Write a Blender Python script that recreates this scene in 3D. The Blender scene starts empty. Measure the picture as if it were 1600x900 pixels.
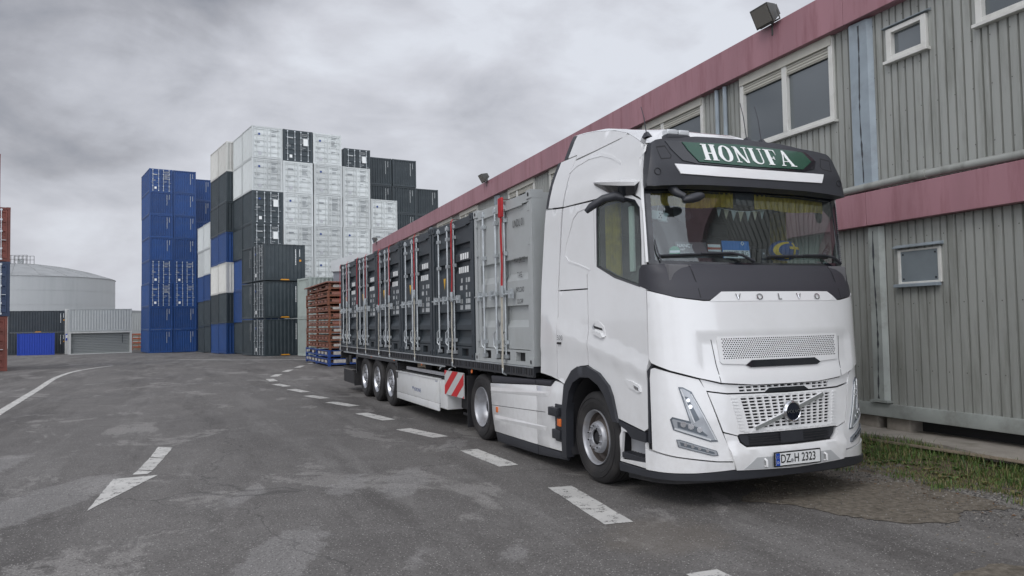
import bpy, bmesh, math, random
from math import sin, cos, pi, radians as R
from mathutils import Vector as V, Matrix as Mx
from mathutils.geometry import delaunay_2d_cdt
random.seed(7)
S = bpy.context.scene
COL = S.collection
# ------------------------------------------------------------------ camera
CAMH = 1.804
cd = bpy.data.cameras.new('camera'); cam = bpy.data.objects.new('camera', cd); COL.objects.link(cam)
cd.sensor_width = 36; cd.lens = 36 * 1216 / 1600; cd.clip_end = 4000; cd.clip_start = .05
PI_, RO = .0434, -.0188
rt0 = V((1, 0, 0)); fw = V((0, cos(PI_), sin(PI_))); up0 = V((0, -sin(PI_), cos(PI_)))
rt = rt0 * cos(RO) + up0 * sin(RO); upv = -rt0 * sin(RO) + up0 * cos(RO)
cam.matrix_world = Mx(((rt.x, upv.x, -fw.x, 0), (rt.y, upv.y, -fw.y, 0), (rt.z, upv.z, -fw.z, CAMH), (0, 0, 0, 1)))
S.camera = cam
S.render.resolution_x = 1024; S.render.resolution_y = 576
# ------------------------------------------------------------------ sky and sun
SUN_EL, SUN_AZ = 48, 215        # azimuth clockwise from +Y (behind the camera, a little left)
W = bpy.data.worlds.new('World'); S.world = W; W.use_nodes = True
nt = W.node_tree; nt.nodes.clear()
def N(nt, t, **k):
    n = nt.nodes.new(t)
    for a, b in k.items():
        if a in n.inputs: n.inputs[a].default_value = b
        else: setattr(n, a, b)
    return n
wo = N(nt, 'ShaderNodeOutputWorld')
sky = N(nt, 'ShaderNodeTexSky', sky_type='NISHITA', sun_disc=False)
sky.sun_elevation = R(SUN_EL); sky.sun_rotation = R(SUN_AZ); sky.air_density = 1.5; sky.dust_density = 4
bg1 = N(nt, 'ShaderNodeBackground'); bg1.inputs[1].default_value = .07
nt.links.new(sky.outputs[0], bg1.inputs[0])
tc = N(nt, 'ShaderNodeTexCoord')
mp = N(nt, 'ShaderNodeMapping'); mp.inputs['Scale'].default_value = (1.0, 1.0, 1.9)
nt.links.new(tc.outputs['Generated'], mp.inputs[0])
n1 = N(nt, 'ShaderNodeTexNoise'); n1.inputs['Scale'].default_value = 2.3; n1.inputs['Detail'].default_value = 10; n1.inputs['Roughness'].default_value = .55; n1.inputs['Distortion'].default_value = .25
n2 = N(nt, 'ShaderNodeTexNoise'); n2.inputs['Scale'].default_value = 5.5; n2.inputs['Detail'].default_value = 11; n2.inputs['Distortion'].default_value = .5
nt.links.new(mp.outputs[0], n1.inputs[0]); nt.links.new(mp.outputs[0], n2.inputs[0])
def math_(nt, op, a, b=None, c=None, clamp=False):
    m = nt.nodes.new('ShaderNodeMath'); m.operation = op; m.use_clamp = clamp
    for i, x in enumerate((a, b, c)):
        if x is None: continue
        if isinstance(x, (int, float)): m.inputs[i].default_value = x
        else: nt.links.new(x, m.inputs[i])
    return m.outputs[0]
sx = N(nt, 'ShaderNodeSeparateXYZ'); nt.links.new(tc.outputs['Generated'], sx.inputs[0])
cl = math_(nt, 'MULTIPLY_ADD', n1.outputs[0], .66, math_(nt, 'MULTIPLY', n2.outputs[0], .34))
# the cloud deck thickens to the left and overhead-left, breaks a little to the right
cl = math_(nt, 'ADD', cl, math_(nt, 'MULTIPLY', sx.outputs[0], .13))
cl = math_(nt, 'ADD', cl, math_(nt, 'MULTIPLY_ADD', sx.outputs[2], -.20, .078))
cr = N(nt, 'ShaderNodeValToRGB'); nt.links.new(cl, cr.inputs[0])
e = cr.color_ramp.elements
e[0].position = .33; e[0].color = (.28, .297, .345, 1)
e[1].position = .60; e[1].color = (.76, .79, .86, 1)
for p, c in ((.41, (.42, .43, .475, 1)), (.465, (.53, .545, .60, 1)), (.53, (.64, .655, .715, 1))):
    q = e.new(p); q.color = c
# an overcast sky is brightest towards the hidden sun (behind the camera) and the zenith
yb = math_(nt, 'MULTIPLY', sx.outputs[1], -1.0)
br = math_(nt, 'MAXIMUM', math_(nt, 'MULTIPLY_ADD', yb, 1.5, .35), 0)
brz = math_(nt, 'MAXIMUM', math_(nt, 'MULTIPLY_ADD', sx.outputs[2], 1.6, -.75), 0)
st = math_(nt, 'ADD', math_(nt, 'ADD', br, brz), .98)
st = math_(nt, 'MAXIMUM', st, 1.0)
bg2 = N(nt, 'ShaderNodeBackground'); nt.links.new(cr.outputs[0], bg2.inputs[0]); nt.links.new(st, bg2.inputs[1])
mx = N(nt, 'ShaderNodeMixShader'); mx.inputs[0].default_value = .93
nt.links.new(bg1.outputs[0], mx.inputs[1]); nt.links.new(bg2.outputs[0], mx.inputs[2]); nt.links.new(mx.outputs[0], wo.inputs[0])
sl = bpy.data.lights.new('sun', 'SUN'); sl.energy = .8; sl.angle = R(25); sl.color = (1, .975, .94)
so = bpy.data.objects.new('sun', sl); COL.objects.link(so)
az = R(SUN_AZ); el = R(SUN_EL)
sd = V((sin(az) * cos(el), cos(az) * cos(el), sin(el)))
so.rotation_euler = (-sd).to_track_quat('-Z', 'Y').to_euler()
S.view_settings.view_transform = 'Standard'; S.view_settings.look = 'None'; S.view_settings.exposure = 0.0; S.view_settings.gamma = 1

# ------------------------------------------------------------------ materials
MATS = {}
def mat(name, col, rough=.5, metal=0, tint=0, film=0, coat=0, var=0, vscale=3, bump=0, bscale=40, dirt=None, dscale=1.2, damt=.5, spec=.5, streak=False):
    """principled material, optional value noise, dirt blotches / vertical streaks and bump"""
    m = bpy.data.materials.new(name); m.use_nodes = True; t = m.node_tree
    b = t.nodes['Principled BSDF']; b.inputs['Base Color'].default_value = (*col, 1)
    b.inputs['Roughness'].default_value = rough; b.inputs['Metallic'].default_value = metal
    b.inputs['Coat Weight'].default_value = coat; b.inputs['Coat Roughness'].default_value = .06; b.inputs['Specular IOR Level'].default_value = spec
    if var or dirt or bump:
        co = N(t, 'ShaderNodeTexCoord'); src = co.outputs['Object']
        if streak:
            mpp = N(t, 'ShaderNodeMapping'); mpp.inputs['Scale'].default_value = (1, 1, .12); t.links.new(src, mpp.inputs[0]); ssrc = mpp.outputs[0]
        else: ssrc = src
        cur = None
        if var:
            nn = N(t, 'ShaderNodeTexNoise'); nn.inputs['Scale'].default_value = vscale; nn.inputs['Detail'].default_value = 5
            t.links.new(ssrc, nn.inputs[0])
            r = N(t, 'ShaderNodeValToRGB'); t.links.new(nn.outputs[0], r.inputs[0])
            r.color_ramp.elements[0].position = .3; r.color_ramp.elements[1].position = .7
            r.color_ramp.elements[0].color = (*[c * (1 - var) for c in col], 1); r.color_ramp.elements[1].color = (*[min(1, c * (1 + var)) for c in col], 1)
            cur = r.outputs[0]
        if dirt:
            nn = N(t, 'ShaderNodeTexNoise'); nn.inputs['Scale'].default_value = dscale; nn.inputs['Detail'].default_value = 8; nn.inputs['Roughness'].default_value = .65
            t.links.new(ssrc, nn.inputs[0])
            mr = N(t, 'ShaderNodeMapRange'); mr.inputs[1].default_value = .48; mr.inputs[2].default_value = .75; mr.inputs[4].default_value = damt
            t.links.new(nn.outputs[0], mr.inputs[0])
            mi = N(t, 'ShaderNodeMix', data_type='RGBA'); t.links.new(mr.outputs[0], mi.inputs[0])
            if cur: t.links.new(cur, mi.inputs[6])
            else: mi.inputs[6].default_value = (*col, 1)
            mi.inputs[7].default_value = (*dirt, 1); cur = mi.outputs[2]
        if film:      # brown road film, thickest low down where the wheels throw it
            sz = N(t, 'ShaderNodeSeparateXYZ'); t.links.new(src, sz.inputs[0]); fn = N(t, 'ShaderNodeTexNoise'); fn.inputs['Scale'].default_value = 5; fn.inputs['Detail'].default_value = 9; fn.inputs['Roughness'].default_value = .7; t.links.new(src, fn.inputs[0])
            fr = N(t, 'ShaderNodeMapRange'); t.links.new(sz.outputs[2], fr.inputs[0]); fr.inputs[1].default_value = .25; fr.inputs[2].default_value = 1.2; fr.inputs[3].default_value = film; fr.inputs[4].default_value = .03
            f2 = N(t, 'ShaderNodeMapRange'); t.links.new(fn.outputs[0], f2.inputs[0]); f2.inputs[1].default_value = .35; f2.inputs[2].default_value = .72
            fi = N(t, 'ShaderNodeMix', data_type='RGBA'); t.links.new(math_(t, 'MULTIPLY', fr.outputs[0], f2.outputs[0]), fi.inputs[0]); t.links.new(cur, fi.inputs[6]); fi.inputs[7].default_value = (.33, .29, .24, 1); cur = fi.outputs[2]
        if tint:      # every object painted with it differs a little in value
            oi = N(t, 'ShaderNodeObjectInfo'); tr_ = N(t, 'ShaderNodeMapRange'); t.links.new(oi.outputs['Random'], tr_.inputs[0]); tr_.inputs[3].default_value = 1 - tint; tr_.inputs[4].default_value = 1 + tint
            hs = N(t, 'ShaderNodeHueSaturation'); t.links.new(tr_.outputs[0], hs.inputs['Value']); t.links.new(cur, hs.inputs['Color']); cur = hs.outputs[0]
        if cur: t.links.new(cur, b.inputs['Base Color'])
        if bump:
            nb = N(t, 'ShaderNodeTexNoise'); nb.inputs['Scale'].default_value = bscale; nb.inputs['Detail'].default_value = 4; t.links.new(src, nb.inputs[0])
            bb = N(t, 'ShaderNodeBump'); bb.inputs['Strength'].default_value = bump; bb.inputs['Distance'].default_value = .02
            t.links.new(nb.outputs[0], bb.inputs['Height']); t.links.new(bb.outputs[0], b.inputs['Normal'])
    MATS[name] = m; return m
def glass(name, tint, refl=.5, rough=.0, dust=.07):
    m = bpy.data.materials.new(name); m.use_nodes = True; t = m.node_tree; t.nodes.clear()
    o = N(t, 'ShaderNodeOutputMaterial'); a = N(t, 'ShaderNodeBsdfTransparent'); a.inputs[0].default_value = (*tint, 1)
    g = N(t, 'ShaderNodeBsdfGlossy'); g.inputs['Roughness'].default_value = rough; g.inputs[0].default_value = (1, 1, 1, 1)
    f = N(t, 'ShaderNodeFresnel'); ge = N(t, 'ShaderNodeNewGeometry'); t.links.new(math_(t, 'MULTIPLY_ADD', ge.outputs['Backfacing'], .667 - 1.5, 1.5), f.inputs[0])
    fm = math_(t, 'ADD', f.outputs[0], refl, clamp=True)
    x = N(t, 'ShaderNodeMixShader'); t.links.new(fm, x.inputs[0]); t.links.new(a.outputs[0], x.inputs[1]); t.links.new(g.outputs[0], x.inputs[2])
    # thin film of road dust on the outside
    df = N(t, 'ShaderNodeBsdfDiffuse'); df.inputs[0].default_value = (.55, .56, .55, 1); dn = N(t, 'ShaderNodeTexNoise'); dn.inputs['Scale'].default_value = 3.5; dn.inputs['Detail'].default_value = 8
    co = N(t, 'ShaderNodeTexCoord'); t.links.new(co.outputs['Object'], dn.inputs[0]); dm = N(t, 'ShaderNodeMapRange'); t.links.new(dn.outputs[0], dm.inputs[0]); dm.inputs[1].default_value = .35; dm.inputs[2].default_value = .7; dm.inputs[3].default_value = dust * .4; dm.inputs[4].default_value = dust
    y = N(t, 'ShaderNodeMixShader'); t.links.new(dm.outputs[0], y.inputs[0]); t.links.new(x.outputs[0], y.inputs[1]); t.links.new(df.outputs[0], y.inputs[2]); t.links.new(y.outputs[0], o.inputs[0])
    MATS[name] = m; return m
WHITE = mat('truck_white_paint', (.81, .815, .81), .2, coat=1, film=.32, var=.015, vscale=.8, dirt=(.55, .54, .5), dscale=2.2, damt=.16)
GAP = mat('dark_gap', (.02, .02, .022), .8)
BLK = mat('black_plastic', (.028, .030, .036), .42, var=.1, vscale=6, bump=.12, bscale=350)
BLKG = mat('gloss_black', (.012, .014, .018), .12, coat=.5)
COWL = mat('charcoal_plastic', (.036, .036, .044), .5, bump=.1, bscale=400)
RUB = mat('tyre_rubber', (.022, .021, .021), .72, var=.25, vscale=5, bump=.15, bscale=120, dirt=(.075, .068, .06), dscale=3, damt=.45)
RIM = mat('painted_steel_rim', (.42, .43, .45), .38, .45, dirt=(.20, .15, .11), dscale=6, damt=.45)
ALU = mat('polished_aluminium', (.62, .63, .65), .28, .9, dirt=(.2, .18, .16), dscale=9, damt=.4)
CHROME = mat('chrome', (.75, .76, .78), .12, 1)
GALV = mat('galvanised_steel', (.50, .53, .54), .42, .55, var=.15, vscale=9)
LENS = mat('lamp_lens_clear', (.36, .38, .40), .2, .4, coat=1)
LENSD = mat('lamp_inner_dark', (.13, .15, .17), .2, .4)
DRL = mat('lamp_light_guide', (.55, .57, .58), .25, .1, coat=1)
ORANGE = mat('amber_reflector', (.75, .17, .03), .25, coat=.6)
RED = mat('red_reflector', (.45, .015, .015), .25, coat=.5)
GREEN = mat('green_sign_panel', (.005, .065, .036), .25, coat=.4)
MARKW = mat('faded_white_marking', (.42, .44, .44), .6)
LETW = mat('white_lettering', (.82, .84, .82), .4)
GSC = glass('windscreen_glass', (.80, .85, .86), .02, dust=.022)
GSD = glass('side_window_glass', (.80, .87, .84), .0)
INT = mat('cab_interior_trim', (.13, .13, .135), .7, var=.2)
SEAT = mat('seat_fabric', (.08, .08, .09), .85)
YEL = mat('yellow_curtain', (.36, .25, .012), .8, var=.25, vscale=14)
CHAS = mat('chassis_black', (.018, .018, .02), .6, dirt=(.06, .055, .05), dscale=4, damt=.5)
STEELT = mat('trailer_side_rail', (.045, .047, .052), .45, .3, dirt=(.12, .11, .10), dscale=6, damt=.5)
STRAPR = mat('strap_red', (.42, .02, .025), .75, var=.25, vscale=12)
STRAPW = mat('strap_cream', (.52, .49, .41), .85, var=.15, vscale=12, dirt=(.3, .27, .2), dscale=8, damt=.6)
# ------------------------------------------------------------------ tagging
def tag(o, label=None, cat=None, group=None, kind=None):
    if label: o['label'] = label
    if cat: o['category'] = cat
    if group: o['group'] = group
    if kind: o['kind'] = kind
    return o
def empty(name, loc=(0, 0, 0), rz=0, label=None, cat=None, group=None):
    o = bpy.data.objects.new(name, None); o.empty_display_size = .3; COL.objects.link(o)
    o.location = loc; o.rotation_euler = (0, 0, rz); return tag(o, label, cat, group)
def kids(o): return [c for c in ALL.get(o, [])]
ALL = {}
def setp(o, p):
    if p is not None:
        o.parent = p; ALL.setdefault(p, []).append(o)
def copy_tree(o, parent=None):
    c = o.copy(); COL.objects.link(c)
    if parent is not None: setp(c, parent)
    for k in list(ALL.get(o, [])): copy_tree(k, c)
    return c
# ------------------------------------------------------------------ mesh builder
class MB:
    def __init__(s): s.v = []; s.f = []; s.m = []; s.mats = []
    def mi(s, m):
        if m not in s.mats: s.mats.append(m)
        return s.mats.index(m)
    def add(s, vs, fs, m, M=None):
        b = len(s.v); i = s.mi(m)
        s.v += [tuple(M @ V(p)) if M else tuple(p) for p in vs]
        for f in fs: s.f.append([b + k for k in f]); s.m.append(i)
        return s
    def box(s, x0, x1, y0, y1, z0, z1, m, M=None):
        vs = [(x0, y0, z0), (x1, y0, z0), (x1, y1, z0), (x0, y1, z0), (x0, y0, z1), (x1, y0, z1), (x1, y1, z1), (x0, y1, z1)]
        return s.add(vs, [(0, 3, 2, 1), (4, 5, 6, 7), (0, 1, 5, 4), (1, 2, 6, 5), (2, 3, 7, 6), (3, 0, 4, 7)], m, M)
    def tube(s, pts, r, m, n=8, cap=True, M=None):
        pts = [V(p) for p in pts]; rr = r if isinstance(r, (list, tuple)) else [r] * len(pts); vs = []; fs = []
        for i, p in enumerate(pts):
            d = (pts[min(i + 1, len(pts) - 1)] - pts[max(i - 1, 0)]).normalized()
            a = d.orthogonal().normalized() if i == 0 else (a - d * a.dot(d)).normalized()
            b = d.cross(a)
            for k in range(n):
                t = 2 * pi * k / n; vs.append(p + (a * cos(t) + b * sin(t)) * rr[i])
        for i in range(len(pts) - 1):
            for k in range(n):
                fs.append((i * n + k, i * n + (k + 1) % n, (i + 1) * n + (k + 1) % n, (i + 1) * n + k))
        if cap: fs.append(tuple(range(n))[::-1]); fs.append(tuple(range((len(pts) - 1) * n, len(pts) * n)))
        return s.add(vs, fs, m, M)
    def lathe(s, prof, m, n=32, M=None, close=False):
        """prof: (radius, x) pairs turned round the X axis"""
        vs = []; fs = []; L = len(prof)
        for k in range(n):
            t = 2 * pi * k / n
            for r, x in prof: vs.append((x, r * cos(t), r * sin(t)))
        for k in range(n):
            for i in range(L if close else L - 1):
                j = (i + 1) % L
                fs.append((k * L + i, k * L + j, ((k + 1) % n) * L + j, ((k + 1) % n) * L + i))
        return s.add(vs, fs, m, M)
    def prism(s, poly, y0, y1, m, plane='xz', M=None):
        """extrude a 2-D polygon (x,z) along y, or (x,y) along z when plane='xy', or (y,z) along x when 'yz'"""
        n = len(poly); mk = {'xz': lambda a, b, c: (a, c, b), 'xy': lambda a, b, c: (a, b, c), 'yz': lambda a, b, c: (c, a, b)}[plane]
        vs = [mk(a, b, y0) for a, b in poly] + [mk(a, b, y1) for a, b in poly]
        fs = [tuple(range(n)), tuple(range(n, 2 * n))[::-1]] + [(i, i + n, (i + 1) % n + n, (i + 1) % n) for i in range(n)]
        return s.add(vs, fs, m, M)
    def build(s, name, parent=None, smooth=30, bevel=0, seg=2):
        me = bpy.data.meshes.new(name); me.from_pydata(s.v, [], s.f)
        for m in s.mats: me.materials.append(m)
        me.polygons.foreach_set('material_index', s.m)
        bm = bmesh.new(); bm.from_mesh(me); bmesh.ops.recalc_face_normals(bm, faces=bm.faces)
        if bevel:
            eds = [e for e in bm.edges if len(e.link_faces) == 2 and e.calc_face_angle(0) > .5]
            bmesh.ops.bevel(bm, geom=eds, offset=bevel, segments=seg, profile=.6, affect='EDGES', clamp_overlap=True)
        if smooth:
            for f in bm.faces: f.smooth = True
            for e in bm.edges:
                if len(e.link_faces) == 2 and e.calc_face_angle(0) > R(smooth): e.smooth = False
        bm.to_mesh(me); bm.free()
        o = bpy.data.objects.new(name, me); COL.objects.link(o); setp(o, parent); return o
def text_mesh(t, size=1, align='CENTER', sx=1, bold=0):
    c = bpy.data.curves.new('t', 'FONT'); c.body = t; c.offset = bold * size; c.size = size; c.align_x = align; c.align_y = 'CENTER'; c.resolution_u = 3
    o = bpy.data.objects.new('t', c); COL.objects.link(o)
    dg = bpy.context.evaluated_depsgraph_get(); dg.update()
    me = bpy.data.meshes.new_from_object(o.evaluated_get(dg)); bpy.data.objects.remove(o)
    vs = [(v.co.x * sx, v.co.y) for v in me.vertices]; fs = [tuple(p.vertices) for p in me.polygons]
    bpy.data.meshes.remove(me); return vs, fs
def add_text(mb, t, size, M, m, align='CENTER', sx=1, bold=0):
    vs, fs = text_mesh(t, size, align, sx, bold); mb.add([(x, y, 0) for x, y in vs], fs, m, M)
def pip(p, poly):
    x, y = p; c = False; n = len(poly); j = n - 1
    for i in range(n):
        xi, yi = poly[i]; xj, yj = poly[j]
        if (yi > y) != (yj > y) and x < (xj - xi) * (y - yi) / (yj - yi) + xi: c = not c
        j = i
    return c
def resample(poly, r):
    out = []
    for i, a in enumerate(poly):
        b = poly[(i + 1) % len(poly)]; d = math.hypot(b[0] - a[0], b[1] - a[1]); k = max(1, int(math.ceil(d / r)))
        for q in range(k): out.append((a[0] + (b[0] - a[0]) * q / k, a[1] + (b[1] - a[1]) * q / k))
    return out
def tri_fill(poly, holes=(), res=.08, edge=None):
    edge = edge or res
    pts = []; eds = []
    loops = [resample(poly, edge)] + [resample(h, edge) for h in holes]
    for L in loops:
        b = len(pts); pts += L; eds += [(b + i, b + (i + 1) % len(L)) for i in range(len(L))]
    xs = [p[0] for p in poly]; ys = [p[1] for p in poly]; hb = [(min(p[0] for p in h), max(p[0] for p in h), min(p[1] for p in h), max(p[1] for p in h)) for h in holes]
    def inside(p):
        if not pip(p, loops[0]): return False
        for h, bb in zip(loops[1:], hb):
            if bb[0] <= p[0] <= bb[1] and bb[2] <= p[1] <= bb[3] and pip(p, h): return False
        return True
    nx = int((max(xs) - min(xs)) / res); ny = int((max(ys) - min(ys)) / res)
    bd = list(pts)
    if nx * ny < 20000:
        for i in range(1, nx + 1):
            for j in range(1, ny + 1):
                p = (min(xs) + i * res, min(ys) + j * res)
                if inside(p) and (len(bd) > 900 or min((p[0] - q[0]) ** 2 + (p[1] - q[1]) ** 2 for q in bd) > (res * .4) ** 2): pts.append(p)
    r = delaunay_2d_cdt([V(p) for p in pts], eds, [], 0, 1e-6)
    vv = [tuple(p) for p in r[0]]; fs = []
    for f in r[2]:
        c = (sum(vv[i][0] for i in f) / 3, sum(vv[i][1] for i in f) / 3)
        if inside(c): fs.append(tuple(f))
    return vv, fs
# ------------------------------------------------------------------ ground
def gz(y):
    y = max(15.0, min(y, 90.0)); return -0.00018 * (y - 15) ** 2
YB = R(20.5); WD = V((-sin(YB), cos(YB), 0)); ND = V((cos(YB), sin(YB), 0))     # building line and its normal
def ground_material():
    m = bpy.data.materials.new('worn_asphalt'); m.use_nodes = True; t = m.node_tree; b = t.nodes['Principled BSDF']
    co = N(t, 'ShaderNodeTexCoord').outputs['Object']
    L = t.links.new
    def noise(sc, det=5, rg=.55, src=co, dist=0):
        n = N(t, 'ShaderNodeTexNoise'); n.inputs['Scale'].default_value = sc; n.inputs['Detail'].default_value = det; n.inputs['Roughness'].default_value = rg; n.inputs['Distortion'].default_value = dist; L(src, n.inputs[0]); return n.outputs[0]
    def rng(x, a, b_, c, d):
        r = N(t, 'ShaderNodeMapRange'); L(x, r.inputs[0])
        for i, q in enumerate((a, b_, c, d)): r.inputs[i + 1].default_value = q
        return r.outputs[0]
    def mix(f, a, c, mode='MIX'):
        x = N(t, 'ShaderNodeMix', data_type='RGBA', blend_type=mode)
        if isinstance(f, float): x.inputs[0].default_value = f
        else: L(f, x.inputs[0])
        for i, q in ((6, a), (7, c)):
            if isinstance(q, tuple): x.inputs[i].default_value = (*q, 1)
            else: L(q, x.inputs[i])
        return x.outputs[2]
    # rotated coordinates: u along the lane, v across
    mp = N(t, 'ShaderNodeMapping'); mp.inputs['Rotation'].default_value = (0, 0, -R(22)); L(co, mp.inputs[0])
    mps = N(t, 'ShaderNodeMapping'); mps.inputs['Scale'].default_value = (1.2, .16, 1); L(mp.outputs[0], mps.inputs[0])
    big = noise(.35, 6, .6); mid = noise(2.2, 6, .62); streak = noise(1.0, 7, .65, mps.outputs[0]); fine = noise(95, 3, .6); grit = noise(38, 3, .7)
    c = mix(rng(big, .3, .7, 0, 1), (.114, .106, .098), (.184, .174, .163))
    c = mix(rng(mid, .45, .65, 0, .28), c, (.235, .225, .212))
    c = mix(rng(streak, .52, .60, 0, .36), c, (.26, .25, .236))
    c = mix(rng(noise(.55, 6, .7, mps.outputs[0]), .50, .62, 0, .6), c, (.070, .064, .059))
    # pale scuffed strips where tyres turned
    ms2 = N(t, 'ShaderNodeMapping'); ms2.inputs['Scale'].default_value = (.55, .30, 1); ms2.inputs['Location'].default_value = (3.1, 1.7, 0); L(mp.outputs[0], ms2.inputs[0])
    sc = noise(1.25, 9, .72, ms2.outputs[0], .6)
    c = mix(rng(sc, .56, .59, 0, .52), c, (.34, .325, .305))
    # spots rubbed pale by turning tyres, long in the driving direction
    st_ = N(t, 'ShaderNodeVectorMath', operation='MULTIPLY'); L(co, st_.inputs[0]); st_.inputs[1].default_value = (1, .30, 1)
    for (px, py, rr) in ((-1.85, 6.2, .30), (-1.25, 9.0, .26), (-1.9, 8.9, .2), (.0, 6.2, .10), (-.75, 6.1, .07), (-2.9, 8.4, .16), (-5.0, 8.4, .45), (-7.2, 9.5, .6), (-.9, 11.6, .2)):
        d = N(t, 'ShaderNodeVectorMath', operation='DISTANCE'); L(st_.outputs[0], d.inputs[0]); d.inputs[1].default_value = (px, py * .30, 0)
        q = math_(t, 'ADD', d.outputs['Value'], math_(t, 'MULTIPLY', math_(t, 'SUBTRACT', noise(3.2, 9, .75), .5), .55))
        c = mix(rng(q, rr, rr - .05, 0, .55), c, (.30, .29, .278))
    # aggregate
    vo = N(t, 'ShaderNodeTexVoronoi'); vo.inputs['Scale'].default_value = 46; L(co, vo.inputs[0])
    bw = N(t, 'ShaderNodeRGBToBW'); L(vo.outputs['Color'], bw.inputs[0])
    spot = math_(t, 'MULTIPLY', rng(vo.outputs['Distance'], .16, .30, 1, 0), rng(bw.outputs[0], .52, .6, 0, .9))
    c = mix(spot, c, (.55, .53, .50))
    vd = N(t, 'ShaderNodeTexVoronoi'); vd.inputs['Scale'].default_value = 85; L(co, vd.inputs[0]); bd_ = N(t, 'ShaderNodeRGBToBW'); L(vd.outputs['Color'], bd_.inputs[0])
    c = mix(rng(bd_.outputs[0], .45, .15, 0, .55), c, (.038, .034, .031))
    c = mix(rng(fine, .35, .65, .25, 0), c, (.02, .02, .02))
    # long cracks
    vc = N(t, 'ShaderNodeTexVoronoi', feature='DISTANCE_TO_EDGE'); vc.inputs['Scale'].default_value = .17
    wn = N(t, 'ShaderNodeMix', data_type='RGBA'); wn.inputs[0].default_value = .10; nn = N(t, 'ShaderNodeTexNoise'); nn.inputs['Scale'].default_value = 1.4; nn.inputs['Detail'].default_value = 8; L(co, nn.inputs[0]); 
    L(co, wn.inputs[6]); ad = N(t, 'ShaderNodeVectorMath', operation='MULTIPLY_ADD'); L(nn.outputs['Color'], ad.inputs[0]); ad.inputs[1].default_value = (1.2, 1.2, 0); L(co, ad.inputs[2]); L(ad.outputs[0], vc.inputs[0])
    c = mix(rng(vc.outputs['Distance'], .001, .0028, .4, 0), c, (.022, .021, .02))
    # distance from the building line: asphalt breaks up into grit, then soil
    dt = N(t, 'ShaderNodeVectorMath', operation='DOT_PRODUCT'); L(co, dt.inputs[0]); dt.inputs[1].default_value = tuple(ND)
    edge = math_(t, 'ADD', math_(t, 'ADD', dt.outputs['Value'], math_(t, 'MULTIPLY', math_(t, 'SUBTRACT', noise(.9, 7, .65), .5), 2.4)), math_(t, 'MULTIPLY', math_(t, 'SUBTRACT', noise(7, 8, .8), .5), 1.6))
    grav = mix(rng(bw.outputs[0], .2, .8, 0, 1), (.045, .042, .038), (.26, .245, .22))
    c = mix(rng(edge, 6.45, 6.65, 0, .85), c, grav)
    soil = mix(rng(noise(9, 6, .7), .3, .7, 0, 1), (.045, .034, .022), (.15, .115, .075))
    c = mix(rng(edge, 7.0, 7.25, 0, 1), c, soil)
    # brown dusty patch beside the lorry: distance to a few points on the ground
    for (px, py, rr, amt) in ((3.3, 8.6, 1.0, .5), (5.2, 6.2, .8, .5), (4.9, 4.2, .9, .5), (1.2, 6.6, .7, .25)):
        d = N(t, 'ShaderNodeVectorMath', operation='DISTANCE'); L(co, d.inputs[0]); d.inputs[1].default_value = (px, py, 0)
        q = math_(t, 'ADD', d.outputs['Value'], math_(t, 'MULTIPLY', math_(t, 'SUBTRACT', noise(1.7, 7, .7), .5), 1.6))
        dust = mix(rng(noise(30, 4, .7), .3, .7, 0, 1), (.12, .098, .072), (.22, .185, .14))
        c = mix(rng(q, rr, rr - .35, 0, amt), c, dust)
    L(c, b.inputs['Base Color'])
    L(rng(big, .3, .7, .62, .85), b.inputs['Roughness']); b.inputs['Specular IOR Level'].default_value = .4
    bu = N(t, 'ShaderNodeBump'); bu.inputs['Strength'].default_value = .55; bu.inputs['Distance'].default_value = .012
    L(math_(t, 'ADD', bw.outputs[0], math_(t, 'MULTIPLY', grit, 1.2)), bu.inputs['Height']); L(bu.outputs[0], b.inputs['Normal'])
    return m
def make_ground():
    ys = [-60, -20, -8, 0] + [i * 1.5 for i in range(1, 67)] + [110, 150, 300, 700, 2500]
    xs = [-2500, -600, -200, -100, -60, -40] + [i * 4 for i in range(-9, 10)] + [50, 100, 300, 2500]
    vs = [(x, y, gz(y)) for y in ys for x in xs]; n = len(xs)
    mb = MB(); mb.add(vs, [(j * n + i, j * n + i + 1, (j + 1) * n + i + 1, (j + 1) * n + i) for j in range(len(ys) - 1) for i in range(n - 1)], ground_material())
    return tag(mb.build('yard_asphalt', smooth=80), kind='structure')
make_ground()
def paint_material():
    m = mat('worn_road_paint', (.52, .51, .48), .7, var=.12, vscale=3)
    t = m.node_tree; b = t.nodes['Principled BSDF']; out = t.nodes['Material Output']
    co = N(t, 'ShaderNodeTexCoord').outputs['Object']
    a = N(t, 'ShaderNodeTexNoise'); a.inputs['Scale'].default_value = 7; a.inputs['Detail'].default_value = 9; a.inputs['Roughness'].default_value = .75; t.links.new(co, a.inputs[0])
    v = N(t, 'ShaderNodeTexVoronoi'); v.inputs['Scale'].default_value = 75; t.links.new(co, v.inputs[0])
    bw = N(t, 'ShaderNodeRGBToBW'); t.links.new(v.outputs['Color'], bw.inputs[0])
    q = math_(t, 'ADD', a.outputs[0], math_(t, 'MULTIPLY', bw.outputs[0], .16))
    r = N(t, 'ShaderNodeMapRange'); t.links.new(q, r.inputs[0]); r.inputs[1].default_value = .63; r.inputs[2].default_value = .72; r.inputs[3].default_value = 0.0; r.inputs[4].default_value = .9
    tr = N(t, 'ShaderNodeBsdfTransparent'); x = N(t, 'ShaderNodeMixShader'); t.links.new(r.outputs[0], x.inputs[0]); t.links.new(b.outputs[0], x.inputs[1]); t.links.new(tr.outputs[0], x.inputs[2]); t.links.new(x.outputs[0], out.inputs[0])
    return m
PAINT = paint_material()
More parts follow.
